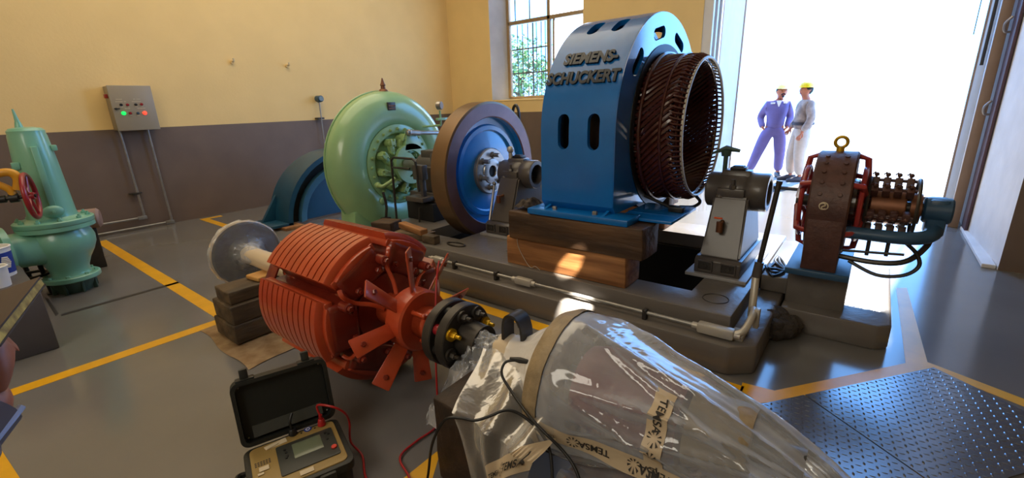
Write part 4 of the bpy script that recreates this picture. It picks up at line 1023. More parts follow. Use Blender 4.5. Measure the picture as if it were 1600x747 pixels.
# ------------------------------------------------------------------ exciter
def exciter():
    cy, cz, R = .165, .835, .325
    t = thing('exciter', 'maroon ring framed exciter with red arms and brush gear on a dark blue base', 'exciter', (A, cy, .416))
    O = Vector((A, cy, cz))
    b = MB(); b.lathe([(R-.05, -.10), (R-.01, -.105), (R, -.095), (R, .095), (R-.01, .105), (R-.05, .10)], O, (0, 1, 0), 64, closed=True); b.build('yoke_ring', 'xmar', t)
    b = MB(); b.bx(A-.34, A+.34, .0, .335, .416, .456, .006); b.build('base', 'xblue', t)
    b = MB(); b.prism([(A-R+.012, cy-.092, .456), (A+R-.012, cy-.092, .456), (A+R-.004, cy-.092, cz), (A+R-.05, cy-.092, cz), (A+.22, cy-.092, .62), (A-.22, cy-.092, .62), (A-R+.05, cy-.092, cz), (A-R+.004, cy-.092, cz)], (0, .184, 0), .006); b.build('yoke_foot', 'xmar', t)
    b = MB()
    for k in range(3): b.bx(A-R-.004, A-R+.01, cy-.10, cy+.12, cz-.28+.02*k, cz-.275+.02*k)
    b.bm.free()
    b = MB(); b.torus((A-R*.995, cy+.02, cz+.03), (1, 0, .1), .022, .004, 24, 6); b.tube(smooth_path([(A-R-.002, cy+.034, cz+.044), (A-R-.002, cy+.02, cz+.048), (A-R-.002, cy+.012, cz+.036), (A-R-.002, cy+.028, cz+.026), (A-R-.002, cy+.024, cz+.012), (A-R-.002, cy+.008, cz+.016)]), .004, 6); b.build('cast_emblem', 'label', t)
    for k in range(10):
        a = pi*.62+k*.11; 
        for y in (cy-.05, cy+.05):
            if k % 2: continue
            p = O+Vector((cos(a)*R, y-cy, sin(a)*R)); b = MB(); b.hexb(p, (cos(a), 0, sin(a)), .013, .008); b.build('yoke_bolt', 'xmar', t)
    for k in range(8):
        a = k*pi/4+.39; p = O+Vector((cos(a)*.19, 0, sin(a)*.19)); b = MB()
        b.box(p+Vector((cos(a)*.05, 0, sin(a)*.05)), (.10, .20, .10), Matrix.Rotation(-a, 3, 'Y'), .012); b.build('field_pole', 'xred', t)
    for sy in (-1, 1):
        b = MB(); yy = cy+sy*.15
        b.torus((A, yy, cz), (0, 1, 0), .225, .014, 40, 8)
        for k in range(6):
            a = k*pi/3+.5; b.tube([O+Vector((cos(a)*.06, sy*.18, sin(a)*.06)), O+Vector((cos(a)*.28, sy*.15, sin(a)*.28)), O+Vector((cos(a)*.30, sy*.09, sin(a)*.30))], .018, 8)
        b.build('arm_spider', 'xred', t)
    b = MB(); b.cyl((A, .36, cz), (A, -.40, cz), .04, n=20); b.build('shaft', 'dsteel', t)
    b = MB(); b.cyl((A, .28, cz), (A, .02, cz), .155, n=40, bev=.02); b.build('armature', 'maroon', t)
    b = MB(); b.cyl((A, -.03, cz), (A, -.20, cz), .105, n=40, bev=.006); b.cyl((A, -.22, cz), (A, -.27, cz), .09, n=32); b.build('commutator', 'copper', t)
    for k in range(6):
        a = k*pi/3+.2
        rd = Vector((cos(a), 0, sin(a)))
        b = MB(); b.cyl(O+rd*.16+Vector((0, -.17, 0)), O+rd*.16+Vector((0, -.40, 0)), .010, n=8)
        for j in range(4):
            p = O+rd*.145+Vector((0, -.205-.055*j, 0)); b.box(p, (.06, .036, .05), Matrix.Rotation(-a, 3, 'Y'), .004)
            b.tube([p+rd*.03, p+rd*.065+Vector((0, .012, 0)), p+rd*.05+Vector((0, .02, 0))], .006, 6)
            b.sph(p+rd*.05, .013, n=8)
        b.build('brush_gear', 'xmar', t)
    for y in (-.13, -.36):
        b = MB(); b.torus((A, cy+y-.05, cz), (0, 1, 0), .17, .010, 36, 6); b.build('brush_ring', 'dsteel', t)
    # curved carrying arm with the end bearing
    b = MB(); X = A-.22
    pth = smooth_path([(X, .06, .70), (X, -.05, .70), (X, -.18, .70), (X+.02, -.27, .705), (X+.09, -.33, .715), (A-.02, -.345, .73)])
    b.tube(pth, .042, 12, flat=.9); b.build('carrying_arm', 'xblue', t)
    b = MB(); b.bx(A-.06, A+.08, -.39, -.30, .69, cz+.07, .015); b.cyl((A, -.28, cz), (A, -.41, cz), .075, n=28, bev=.01); b.build('end_bearing', 'xblue', t)
    b = MB(); b.tube(smooth_path([(X+.02, .08, .54), (X, -.1, .535), (X+.02, -.24, .56), (X+.1, -.32, .64), (X+.18, -.34, .70)]), .016, 8); b.tube([(X+.03, .06, .575), (X+.02, -.23, .60)], .008, 6); b.tube([(X+.03, -.06, .565), (X+.03, -.06, .66)], .010, 6); b.tube([(X+.03, -.15, .575), (X+.03, -.15, .66)], .010, 6); b.build('support_rod', 'dsteel', t)
    b = MB(); b.tube(smooth_path([(X+.01, .02, .52), (X-.03, -.12, .47), (X-.03, -.24, .49), (X-.01, -.30, .55), (X, -.28, .62), (X, -.22, .68)]), .011, 8); b.build('armature_cable', 'black', t)
    b = MB(); b.cyl((A, cy, cz+R-.005), (A, cy, cz+R+.03), .022, n=14); b.torus((A, cy, cz+R+.055), (1, 0, 0), .032, .010, 24, 8); b.build('lifting_eye', 'brass', t)
exciter()
b = MB()
for k in range(3):
    b.tube(smooth_path([(3.62+.05*k, .50-.02*k, .31), (3.5, .46, .316+.01*k), (3.42+.05*k, .42, .31+.01*k), (3.55, .37, .32), (3.75, .40+.03*k, .31), (3.9, .46, .31)]), .010, 7)
tag(b.build('cable_coil', 'black'), 'tangle of black cables on the bright ledge behind the lever rod', 'cable')

# ------------------------------------------------------------------ red salient pole rotor on blocks
RX, RZ = 1.38, .45
def rotor():
    t = thing('salient_pole_rotor', 'red oxide painted pole rotor with slotted shoes, fan blades and black coupling', 'rotor', (RX, 2.3, 0))
    Ya, Yb, R = 2.0, 2.62, .415
    ax = (0, 1, 0)
    def P(a, r, y): return Vector((RX+r*cos(a), y, RZ+r*sin(a)))
    b = MB(); b.lathe([(0, Ya-.02), (.20, Ya-.02), (.215, Ya), (.215, Yb), (.20, Yb+.02), (0, Yb+.02)], (RX, 0, RZ), ax, 12); b.build('rotor_body', 'redd', t)
    b = MB(); b.lathe([(0, 1.535), (.058, 1.535), (.058, 1.62), (.085, 1.63), (.085, Ya), (.075, Yb), (.075, 2.9), (.062, 2.92), (.062, 3.76), (0, 3.76)], (RX, 0, RZ), ax, 32); s = b.build('shaft', 'red', t)
    b = MB(); b.cyl((RX, 1.215, RZ), (RX, 1.53, RZ), .056, n=28); b.build('shaft_stub', 'dsteel', t)
    for k in range(6):
        a0 = k*pi/3; h = radians(23.5)
        b = MB(); secs = []
        ng = 10; y = Ya
        seq = [(Ya, R-.03), (Ya+.012, R-.004), (Ya+.016, R)]
        st = (Yb-Ya-.06)/ng
        for g in range(ng):
            yy = Ya+.03+st*(g+.5); seq += [(yy-.0052, R), (yy-.005, R-.022), (yy+.005, R-.022), (yy+.0052, R)]
        seq += [(Yb-.016, R), (Yb-.012, R-.004), (Yb, R-.03)]
        m = 13; rows = []
        for y, r in seq:
            row = []
            for i in range(m):
                a = a0-h+2*h*i/(m-1); rr = r
                if r < R-.008 and (i in (0, m-1)) and Ya+.02 < y < Yb-.02: rr = R
                row.append(b.bm.verts.new(P(a, rr, y)))
            e1 = P(a0+h*.98, R-.05, y); e0 = P(a0-h*.98, R-.05, y)
            row.append(b.bm.verts.new(e1)); row.append(b.bm.verts.new(e0)); rows.append(row)
        n = m+2
        for r1, r2 in zip(rows, rows[1:]):
            for i in range(n): b.bm.faces.new((r1[i], r1[(i+1) % n], r2[(i+1) % n], r2[i]))
        b.bm.faces.new(rows[0]); b.bm.faces.new(rows[-1][::-1])
        b.build('pole_shoe', 'red', t, 30)
        rot = Matrix.Rotation(-(a0-pi/2), 3, 'Y')
        # coil box under the shoe and end bulges
        c = P(a0, .275, (Ya+Yb)/2)
        b = MB(); b.box(c, (.262, Yb-Ya+.075, .17), rot, .03, 3); b.build('field_coil', 'redd', t)
        b = MB(); b.box(P(a0, .335, (Ya+Yb)/2), (.30, Yb-Ya+.02, .05), rot, .012); b.build('coil_flange', 'red', t)
        # arched end plate on the near face of the pole
        b = MB(); pts = []
        for i in range(9): pts.append(P(a0-h*.85+2*h*.85*i/8, R-.035, Ya-.028))
        pts += [P(a0+h*.7, R-.085, Ya-.028), P(a0-h*.7, R-.085, Ya-.028)]
        b.prism(pts, (0, .04, 0), .008); b.build('pole_end_plate', 'red', t)
        tn = Vector((-sin(a0), 0, cos(a0)))
        for q in (-.075, .075):
            p = P(a0, .235, Ya-.035)+tn*q; b = MB(); b.hexb(p, (0, -1, 0), .020, .022); b.cyl(p, p+Vector((0, -.035, 0)), .010, n=10); b.build('pole_bolt', 'redd', t)
        # inter-pole wedge block and curved jumper strap
        a1 = a0+pi/6; rot1 = Matrix.Rotation(-(a1-pi/2), 3, 'Y')
        b = MB(); b.box(P(a1, .235, Ya+.05), (.10, .12, .07), rot1, .012); b.box(P(a1, .235, Yb-.05), (.10, .10, .07), rot1, .012); b.build('pole_wedge', 'redd', t)
        b = MB(); b.tube(smooth_path([P(a1-.10, .345, Ya-.03), P(a1-.02, .33, Ya-.06), P(a1+.03, .25, Ya-.055), P(a1-.02, .17, Ya-.08), P(a1, .10, Ya-.10)]), .012, 8, flat=.6); b.build('connection_strap', 'red', t)
        b = MB(); p = P(a1+.12, .30, Ya-.02); b.cyl(p, p+Vector((0, -.07, 0)), .026, n=14, bev=.006); b.hexb(p+Vector((0, -.07, 0)), (0, -1, 0), .015, .018); b.build('terminal', 'redd', t)
    for a in (radians(150), radians(210)):
        b = MB(); b.box(P(a, .33, Yb+.04), (.13, .10, .012), Matrix.Rotation(-(a-pi/2), 3, 'Y'), .003); b.build('rear_fan_blade', 'redd', t)
    b = MB(); b.lathe([(0, -.03), (.15, -.03), (.16, -.02), (.16, .08), (.12, .10), (0, .10)], (RX, 1.72, RZ), ax, 40); b.cyl((RX, 1.60, RZ), (RX, 1.72, RZ), .085, n=32, bev=.01); b.build('fan_hub', 'red', t)
    for k in range(8):
        a = k*pi/4+.02; rd = Vector((cos(a), 0, sin(a))); tn = Vector((-sin(a), 0, cos(a)))
        w = (tn*.80-Vector((0, .60, 0))).normalized()*.048
        b = MB(); o = Vector((RX, 1.755, RZ)); nm = rd.cross(w).normalized()*.009
        r1 = .375
        q = [o+rd*.125-w*.75, o+rd*r1-w, o+rd*(r1+.004)-w*.85, o+rd*(r1+.004)+w*.85, o+rd*r1+w, o+rd*.125+w*.75]
        b.prism([x-nm*.5 for x in q], nm, .003); bl = b.build('fan_blade', 'red', t)
        b = MB(); p = o+rd*(r1-.05)+nm*.5; b.hexb(p, nm, .014, .012); b.hexb(p-nm, -nm, .014, .012); b.build('blade_bolt', 'redd', bl)
    for k in range(3):
        a = 2*pi*k/3+2.3; p = P(a, .10, 1.69); b = MB(); b.cyl(p, p+Vector((0, -.08, 0)), .012, n=10); b.sph(p+Vector((0, -.08, 0)), .014, n=10); b.build('hub_stud', 'red', t)
    # black pin coupling: two discs, bushes between them, brass nuts
    b = MB(); b.lathe([(.06, 1.475), (.158, 1.475), (.163, 1.48), (.163, 1.525), (.158, 1.53), (.06, 1.53)], (RX, 0, RZ), ax, 64, closed=True); b.lathe([(.06, 1.385), (.158, 1.385), (.163, 1.39), (.163, 1.437), (.158, 1.442), (.06, 1.442)], (RX, 0, RZ), ax, 64, closed=True); b.lathe([(.057, 1.28), (.085, 1.28), (.088, 1.385), (.057, 1.385)], (RX, 0, RZ), ax, 40, closed=True)
    cp = b.build('coupling', 'dsteel', t)
    for k in range(8):
        a = 2*pi*k/8+.25
        b = MB(); b.cyl(P(a, .125, 1.44), P(a, .125, 1.478), .026, n=18); b.build('bush', 'wheelred' if k % 2 else 'black', cp)
        b = MB(); b.cyl(P(a, .125, 1.39), P(a, .125, 1.372), .03, n=16)
        b.hexb(P(a, .125, 1.372), (0, -1, 0), .017, .022); b.cyl(P(a, .125, 1.36), P(a, .125, 1.325), .010, n=10)
        b.build('coupling_nut', 'brass' if k % 3 == 0 else 'dsteel', cp)
    # wrapped coupling disc on the far shaft end
    b = MB(); b.lathe([(0, 3.72), (.115, 3.72), (.13, 3.735), (.14, 3.75), (.225, 3.752), (.235, 3.745), (.25, 3.75), (.252, 3.80), (.235, 3.81), (0, 3.81)], (RX, 0, RZ), ax, 64); d = b.build('shaft_end_disc', 'dsteel', t)
    b = MB(); b.lathe([(.253, 3.745), (.258, 3.76), (.258, 3.80), (.253, 3.815)], (RX, 0, RZ), ax, 64); b.build('rim_tape', 'tape', d)
    b = MB()
    prof = [(.064, 3.42), (.066, 3.55), (.075, 3.64), (.10, 3.695), (.14, 3.722), (.20, 3.736), (.245, 3.738), (.262, 3.75), (.262, 3.80)]
    b.lathe(prof, (RX, 0, RZ), ax, 64)
    for v in b.bm.verts: v.co += wob(v.co, 22, .010)
    b.build('stretch_film_wrap', 'wrap', d)
    b = MB(); b.lathe([(.065, 3.05), (.069, 3.15), (.068, 3.3), (.072, 3.42), (.070, 3.6), (.075, 3.70)], (RX, 0, RZ), ax, 32)
    for v in b.bm.verts: v.co += wob(v.co, 25, .006)
    b.build('paper_wrap', 'tape', s)
rotor()
timber(.99, 1.40, 3.17, 3.50, .012, .145, 'wood_b', 'lowest dark timber block of the stack under the red rotor shaft')
timber(1.00, 1.39, 3.18, 3.49, .147, .275, 'wood_b', 'middle dark timber block of the stack under the red rotor shaft')
timber(1.02, 1.40, 3.22, 3.46, .277, .365, 'wood_b', 'upper narrower dark block of the stack under the red rotor shaft')
timber(1.22, 1.38, 3.26, 3.42, .366, .398, 'wood_l', 'pale wood wedge on top of the dark block stack', None, .12, .002)
def cardboard():
    b = MB()
    c0, c1, c2, c3 = Vector((.93, 3.66, 0)), Vector((.90, 2.80, 0)), Vector((1.42, 2.86, 0)), Vector((1.46, 3.62, 0))
    def f(u, v):
        p = (c0*(1-u)+c1*u)*(1-v)+(c3*(1-u)+c2*u)*v
        lift = .006
        if u > .72: lift += .035*sin((u-.72)/.28*pi)*(v*.8+.2)
        return (p.x+.012*sin(9*u), p.y+.01*sin(7*v), .003+lift*(.35+.65*abs(noise.noise((u*3, v*3, .4)))) if u > .72 else .004+.003*noise.noise((u*4, v*4, 1)))
    b.grid(f, 30, 16)
    bmesh.ops.solidify(b.bm, geom=list(b.bm.faces), thickness=.003)
    for v in b.bm.verts: v.co.z = max(v.co.z, .001)
    tag(b.build('cardboard_sheet', 'card', None, 30), 'worn flattened cardboard sheet on the floor under the dark timber blocks', 'cardboard')
cardboard()

# ------------------------------------------------------------------ timber cradle, strap, plastic wrapped armature
timber(1.02, 1.62, 1.02, 1.25, 0, .385, 'wood_k', 'big dark log end under the black coupling shaft, half draped in plastic', None, 0, .012)
timber(1.14, 1.58, .18, .74, 0, .17, 'wood_m', 'brown timber baulk lying under the plastic wrapped armature', None, .05, .008)
b = MB()
pth = [(1.145, .515), (1.142, .60), (1.125, .645), (1.09, .66), (1.055, .645), (1.035, .60), (1.03, .53)]
pth = [(p.x, p.y) for p in smooth_path([(y, z, 0) for y, z in pth], 4)]
n = len(pth)
inn = []
cyv = 1.088
for y, z in pth: inn.append((cyv+(y-cyv)*.80, z-.012 if z > .62 else z))
b.prism([(1.345, y, z) for y, z in pth]+[(1.345, y, z) for y, z in inn[::-1]], (.075, 0, 0))
tag(b.build('steel_strap', 'dsteel', None), 'bent dark steel strap arching over the wrapped shaft', 'strap')

ARM = [(.98, .085, .45), (.92, .15, .45), (.88, .245, .45), (.83, .268, .45), (.76, .272, .45), (.68, .262, .447), (.58, .235, .44), (.45, .21, .43), (.32, .195, .42), (.2, .175, .40), (.08, .15, .37), (-.05, .125, .32), (-.18, .10, .25), (-.30, .085, .17)]
def env(y):
    for (y0, r0_, z0), (y1, r1, z1) in zip(ARM, ARM[1:]):
        if y0 >= y >= y1:
            k = (y0-y)/(y0-y1); return r0_+(r1-r0_)*k, z0+(z1-z0)*k
    return ARM[-1][1:] if y < ARM[-1][0] else ARM[0][1:]
def envp(a, y, off=0.0, crease=1.0):
    r, z = env(y)
    q = noise.noise((cos(a)*1.2, y*2.6, sin(a)*1.2))*.022
    for a0_, sl, am, wd in ((1.2, .9, .030, .10), (1.9, .55, .028, .09), (2.5, -.5, .026, .08), (3.0, .7, .030, .09), (3.5, -.2, .024, .08), (.6, .8, .026, .1), (2.2, 1.4, .018, .06), (2.9, -1.1, .018, .06)):
        da = (a-a0_-sl*(.4-y)+pi) % (2*pi)-pi
        q += am*math.exp(-(da/wd)**2)*min(1, max(0, (.80-y)*4))
    q += .004*noise.noise((cos(a)*6, y*9, sin(a)*6))
    r = r+q*crease+off
    drop = max(0, -sin(a))*.02
    return Vector((RX+r*cos(a), y, max(.006, z+r*sin(a)-drop)))
def wrapped():
    t = thing('wrapped_armature', 'large armature end wrapped in clear crumpled plastic with printed tape', 'wrapped machine part', (RX, .4, 0))
    ax = (0, 1, 0); O = (RX, 0, RZ)
    b = MB(); b.cyl((RX, 1.19, RZ), (RX, .02, RZ), .05, n=24); b.build('shaft', 'dsteel', t)
    b = MB(); b.lathe([(.052, .93), (.085, .96), (.09, 1.02), (.082, 1.08), (.088, 1.14), (.075, 1.185), (.052, 1.19)], O, ax, 40)
    for v in b.bm.verts: v.co += wob(v.co, 16, .012)
    b.build('paper_wrap', 'tape', t)
    b = MB(); b.lathe([(.10, .79), (.24, .79), (.25, .80), (.25, .87), (.24, .88), (.10, .88)], O, ax, 64, closed=True); b.build('end_flange', 'band', t)
    b = MB(); b.lathe([(0, .36), (.145, .36), (.16, .40), (.165, .45), (.168, .66), (.16, .70), (.15, .74), (0, .74)], O, ax, 56); b.build('winding_drum', 'purple', t)
    b = MB(); b.lathe([(0, .16), (.115, .16), (.125, .18), (.125, .30), (.14, .34), (0, .34)], O, ax, 48); b.build('commutator', 'band', t)
    b = MB()
    y0, y1 = .90, -.30
    b.grid(lambda u, v: envp(2*pi*u, y0+(y1-y0)*v), 150, 90, wrapu=True); b.build('clear_plastic_wrap', 'sheet', t, 60)
    b = MB()
    b.grid(lambda u, v: Vector((RX+(.085+(.235-.085)*v**1.6+.018*noise.noise((cos(6.28*u)*3, v*3, sin(6.28*u)*3)))*cos(2*pi*u), 1.10-.24*v, RZ+.01+(.085+.15*v**1.6+.018*noise.noise((cos(6.28*u)*3, v*3+5, sin(6.28*u)*3)))*sin(2*pi*u))), 48, 16, wrapu=True); b.build('milky_neck_wrap', 'milky', t, 60)
    b = MB(); b.grid(lambda u, v: envp(2*pi*u, .875-.075*v, .006), 120, 6, wrapu=True); b.build('wrap_band', 'band', t, 60)
    # loose flap of the wrap spreading to the floor on the doorway side
    b = MB()
    def flap(u, v):
        y = .55-.85*u; p = envp(-.25+.5*0, y, .004)
        q = Vector((RX+.30+.16*u, y-.10-.04*u, .012+.05*(1-u)))
        s = p*(1-v)+q*v; s += wob((u*2, v*2, 1.7), 2.2, .022*v); s.z = max(s.z, .012); return s
    b.grid(flap, 36, 14); b.build('loose_plastic_flap', 'sheet', t, 60)
    # printed tape strips
    def strip(fn, L, wid, prints, nm='printed_tape'):
        b = MB(); b.grid(lambda u, v: fn(u*L, (v-.5)*wid, .004), max(8, int(L/.02)), 5); s = b.build(nm, 'tape', t, 60)
        for kind, s0, rotp, size in prints:
            if kind == 'burst':
                b = MB()
                for k in range(9):
                    a = 2*pi*k/9; q = []
                    for r, da in ((.008, .0), (.021, -.16), (.021, .16)): q.append(b.bm.verts.new(fn(s0+r*cos(a+da)*size, r*sin(a+da)*size, .0065)))
                    b.bm.faces.new(q)
                b.build('printed_star', 'ink', s, 0)
            else:
                me = text_mesh(kind, size, 0, size*.02); bb = bmesh.new(); bb.from_mesh(me)
                for v in bb.verts:
                    x, y = v.co.x, v.co.y
                    if rotp: x, y = -x, -y
                    v.co = fn(s0+x, y, .0068)
                me2 = bpy.data.meshes.new('printed_word'); bb.to_mesh(me2); bb.free(); bpy.data.meshes.remove(me)
                link('printed_word', me2, 'ink', s)
    # lengthwise strip low on the camera side (s runs from the flange end towards the free end)
    aa = radians(188)
    def lengthwise(s, w, off): 
        y = .86-s; r, z = env(y); return envp(aa+.25*s-w/max(r, .1), y, off)
    strip(lengthwise, .62, .058, [('TEMSA', .03, True, .03), ('TEMSA', .115, True, .016), ('burst', .20, False, 1.0), ('TEMSA', .27, True, .034), ('burst', .40, False, 1.0), ('TEMSA', .47, True, .034)])
    def around(s, w, off):
        a = radians(120)+s/.21; return envp(a, .40-w, off)
    strip(around, .42, .06, [('TEMSA', .08, False, .034), ('burst', .145, False, 1.1), ('burst', .20, False, 1.0), ('TEMSA', .30, False, .034)])
wrapped()
def drape():
    t = thing('plastic_drape', 'clear plastic sheet draped over the dark log with a printed tape', 'plastic sheet', (1.05, .9, 0))
    def f(u, v):
        ys = 1.25-.42*v; y = ys+(.72-ys)*u
        if v < .4: k = v/.4; x = 1.36-.36*k; z = .50-.095*k
        else: k = (v-.4)/.6; x = .995-.10*k-.05*u; z = .405*(1-k)+.01
        fold = sin(u*15+v*3.5+2*noise.noise((u*2, v*2, 7)))*.020*(.3+v)+noise.noise((u*5, v*4, 2))*.030
        return Vector((x-fold, y, max(.006, z+fold*.6)))
    b = MB(); b.grid(f, 60, 40); b.build('sheet', 'wsheet', t, 60)
    def tf(s, w, off):
        u = .36+s*2.2+w*.4; v = .64-s*.85-w*1.6; p = f(u, v); return p+Vector((-.006-off*2.5, -.002-off, .004+off))
    b = MB(); b.grid(lambda u, v: tf(u*.30, (v-.5)*.075, 0), 60, 10); s = b.build('printed_tape', 'tape', t, 60)
    b = MB()
    for k in range(9):
        a = 2*pi*k/9; q = []
        for r, da in ((.008, 0), (.022, -.16), (.022, .16)): q.append(b.bm.verts.new(tf(.145+r*cos(a+da), r*sin(a+da)*1.0, .003)))
        b.bm.faces.new(q)
    b.build('printed_star', 'ink', s, 0)
    for txt, s0, sz in (('TEMSA', .215, .036), ('TEMSA', .075, .022)):
        me = text_mesh(txt, sz, 0, sz*.02)
        for v in me.vertices: v.co = tf(s0+v.co.x, v.co.y, .003)
        link('printed_word', me, 'ink', s)
drape()
b = MB()
def low(u, v):
    x = .98+.50*u; y = .72-.76*v
    z = .205-.19*max(0, 1-u/.3)**1.4+.03*noise.noise((u*3, v*3, .2))+.05*abs(noise.noise((u*5+v*2, v*5, 4)))
    return Vector((x+.02*noise.noise((u*4, v*4, 9)), y, max(.008, z)))
b.grid(low, 44, 44)
tag(b.build('plastic_sheet', 'sheet', None, 60), 'crumpled blue glinting plastic sheet lying nearest the camera below the wrapped armature', 'plastic sheet')
b = MB()
def scrap(u, v):
    y = 1.34-.30*u+.03*v; a = radians(95+75*min(1, v*2))
    if v < .5: p = Vector((RX+.075*cos(a), y, RZ+.075*sin(a)))
    else: k = (v-.5)*2; p = Vector((RX-.075-.26*k+.1*u*k, y-.02*k, RZ-.02-.24*k+.08*u*k))
    p += wob((u*3, v*3, 2.2), 2.6, .05*v)+wob((u*9, v*9, 5), 2, .014); return p
b.grid(scrap, 40, 40)
tag(b.build('film_scrap', 'wrap', None, 60), 'torn crinkled scrap of clear film hanging from the shaft beside the black coupling', 'plastic film')

# ------------------------------------------------------------------ insulation tester in its case
def tester():
    O = Vector((.523, 1.890, 0)); yaw = atan2(-.32, .947)
    t = thing('insulation_tester', 'open black cased insulation tester with tan panel and screen on the floor', 'test instrument', (0, 0, 0))
    Wd, D, H = .38, .325, .16
    Rm = rotz(-yaw)
    def L(x, y, z=.152):
        p = Rm @ (gz(x, y, z)-O); return p
    b = MB()
    def rr(x0, x1, y0, y1, r, z): 
        pts = []
        for cx, cy, a in ((x1-r, y1-r, 0), (x0+r, y1-r, pi/2), (x0+r, y0+r, pi), (x1-r, y0+r, 1.5*pi)):
            for k in range(6): pts.append((cx+r*cos(a+pi/2*k/5), cy+r*sin(a+pi/2*k/5), z))
        return pts
    b.prism(rr(0.012, Wd-.012, -D+.012, -.012, .03, 0), (0, 0, .11), .006); b.prism(rr(0, Wd, -D, 0, .035, .11), (0, 0, .037), .005)
    c = b.build('case_base', 'casebk', t)
    for x in (.09, .27):
        b = MB(); b.bx(x-.03, x+.03, -D-.014, -D+.01, .06, .142, .005); b.build('latch_catch', 'casebk', c)
    b = MB()
    for k in range(5): b.bx(.10+.03*k, .108+.03*k, -D-.006, -D+.015, .01, .11, .002)
    b.build('case_rib', 'casebk', c)
    b = MB(); b.tube(smooth_path([(-.004, -.06, .08), (-.035, -.08, .085), (-.035, -.23, .085), (-.004, -.25, .08)]), .012, 8); b.build('carry_handle', 'black', t)
    b = MB(); b.prism(rr(.022, Wd-.022, -D+.022, -.015, .025, .140), (0, 0, .012), .004); p = b.build('instrument_panel', 'tan', t)
    ks = [L(431, 702), L(516, 667.6), L(534, 707), L(440, 747)]
    x0 = (ks[0].x+ks[3].x)/2; x1 = (ks[1].x+ks[2].x)/2; y1 = (ks[0].y+ks[1].y)/2; y0 = (ks[2].y+ks[3].y)/2
    b = MB(); b.prism(rr(x0, x1, y0, y1, .008, .1522), (0, 0, .004), .001); k_ = b.build('keypad', 'keypad', p)
    s = [L(455, 697), L(500, 680), L(506, 700), L(462, 718)]
    b = MB(); b.bx((s[0].x+s[3].x)/2, (s[1].x+s[2].x)/2, (s[2].y+s[3].y)/2, (s[0].y+s[1].y)/2, .1558, .1575, .0005); b.build('screen', 'screen', k_)
    for px, py in ((445, 705), (447, 709), (449, 714), (448, 717), (513, 679), (512, 687), (508, 678)):
        q = L(px, py); b = MB(); b.cyl((q.x, q.y, .156), (q.x, q.y, .1595), .0055, n=14); b.build('key', 'black', k_)
    q = L(522.5, 700); b = MB(); b.cyl((q.x, q.y, .156), (q.x, q.y, .164), .0115, n=20, bev=.002); o = b.build('test_button', 'ledred', k_); o['label'] = 'red test button'
    q = L(481, 671); b = MB(); b.cyl((q.x, q.y, .152), (q.x, q.y, .1535), .016, n=24); e = b.build('socket_disc', 'bucketblue', p); b = MB(); b.torus((q.x, q.y, .154), (0, 0, 1), .008, .0015, 20, 6); b.build('socket_ring', 'white', e)
    for px, py in ((471, 677), (492, 669)):
        q = L(px, py); b = MB(); b.cyl((q.x, q.y, .152), (q.x, q.y, .1535), .004, n=10); b.build('panel_screw', 'black', p)
    q = [L(412, 700), L(446, 684), L(449, 690), L(416, 704)]
    b = MB(); b.prism([(v.x, v.y, .152) for v in q], (0, 0, .002)); b.tube([(q[0].x+.012, q[3].y-.0, .156), (q[1].x-.03, q[2].y+.006, .156)], .003, 6); b.build('hinged_flap', 'label', p)
    for (px, py, w, h, m) in ((413, 733, .035, .026, 'label'), (480, 737, .05, .026, 'label'), (408, 742, .022, .012, 'label')):
        q = L(px, py); b = MB(); b.bx(q.x-w/2, q.x+w/2, q.y-h/2, q.y+h/2, .1555, .1562); b.build('sticker', m, p)
    q = L(410, 722)
    b = MB()
    for j in range(3):
        for i in range(6): b.bx(q.x-.028+.010*i, q.x-.021+.010*i, q.y-.010*j, q.y-.010*j+.005, .1522, .1528)
    b.build('panel_lettering', 'ink', p, 0)
    # lid leaning back
    th = radians(11); up = Vector((0, sin(th), cos(th))); nb = Vector((0, cos(th), -sin(th))); H0 = Vector((0, .004, .15)); h = .285
    def lid(x, v, d): return H0+Vector((x, 0, 0))+up*v+nb*d
    b = MB(); oc = rr(0, Wd, 0, h, .035, 0); A_ = [lid(x, y, 0) for x, y, z in oc]; B_ = [lid(x, y, .05) for x, y, z in oc]
    ic = rr(.016, Wd-.016, .016, h-.016, .026, 0); I_ = [lid(x, y, 0) for x, y, z in ic]; J_ = [lid(x, y, .036) for x, y, z in ic]
    vs = [[b.bm.verts.new(q) for q in X] for X in (B_, A_, I_, J_)]; n = len(oc)
    for X, Y in zip(vs, vs[1:]):
        for i in range(n): b.bm.faces.new((X[i], X[(i+1) % n], Y[(i+1) % n], Y[i]))
    b.bm.faces.new(vs[0]); ld = b.build('lid', 'casebk', t)
    b = MB(); b.prism([lid(x, y, .0355) for x, y, z in rr(.018, Wd-.018, .018, h-.018, .026, 0)], nb*-.003); b.build('lid_lining', 'casein', ld)
    b = MB(); b.prism([lid(.05, .03, .012), lid(Wd-.05, .03, .012), lid(Wd-.05, .075, .03), lid(.05, .075, .03)], nb*.004); b.build('lid_strip', 'keypad', ld)
    for x in (.06, .30):
        b = MB(); c0 = lid(x, h+.018, .022); Rl = Matrix((Vector((1, 0, 0)), nb, up)).transposed()
        b.box(c0, (.032, .022, .06), Rl, .004); b.box(lid(x, h+.002, .025), (.07, .04, .012), Rl, .003); b.build('lid_latch', 'casebk', ld)
    for x, v in ((.03, .03), (Wd-.03, .03), (.03, h-.03), (Wd-.03, h-.03)):
        b = MB(); b.sph(lid(x, v, .031), .004, n=8); b.build('lid_screw', 'steel', ld)
    # plugs
    q = L(458, 679); b = MB(); b.cyl((q.x, q.y, .152), (q.x, q.y, .182), .018, .014, n=18, bev=.003); b.tube(smooth_path([(q.x, q.y, .18), (q.x-.003, q.y+.005, .215), (q.x+.012, q.y+.02, .245)]), .006, 8); o = b.build('plug', 'black', t); o['label'] = 'black test plug'
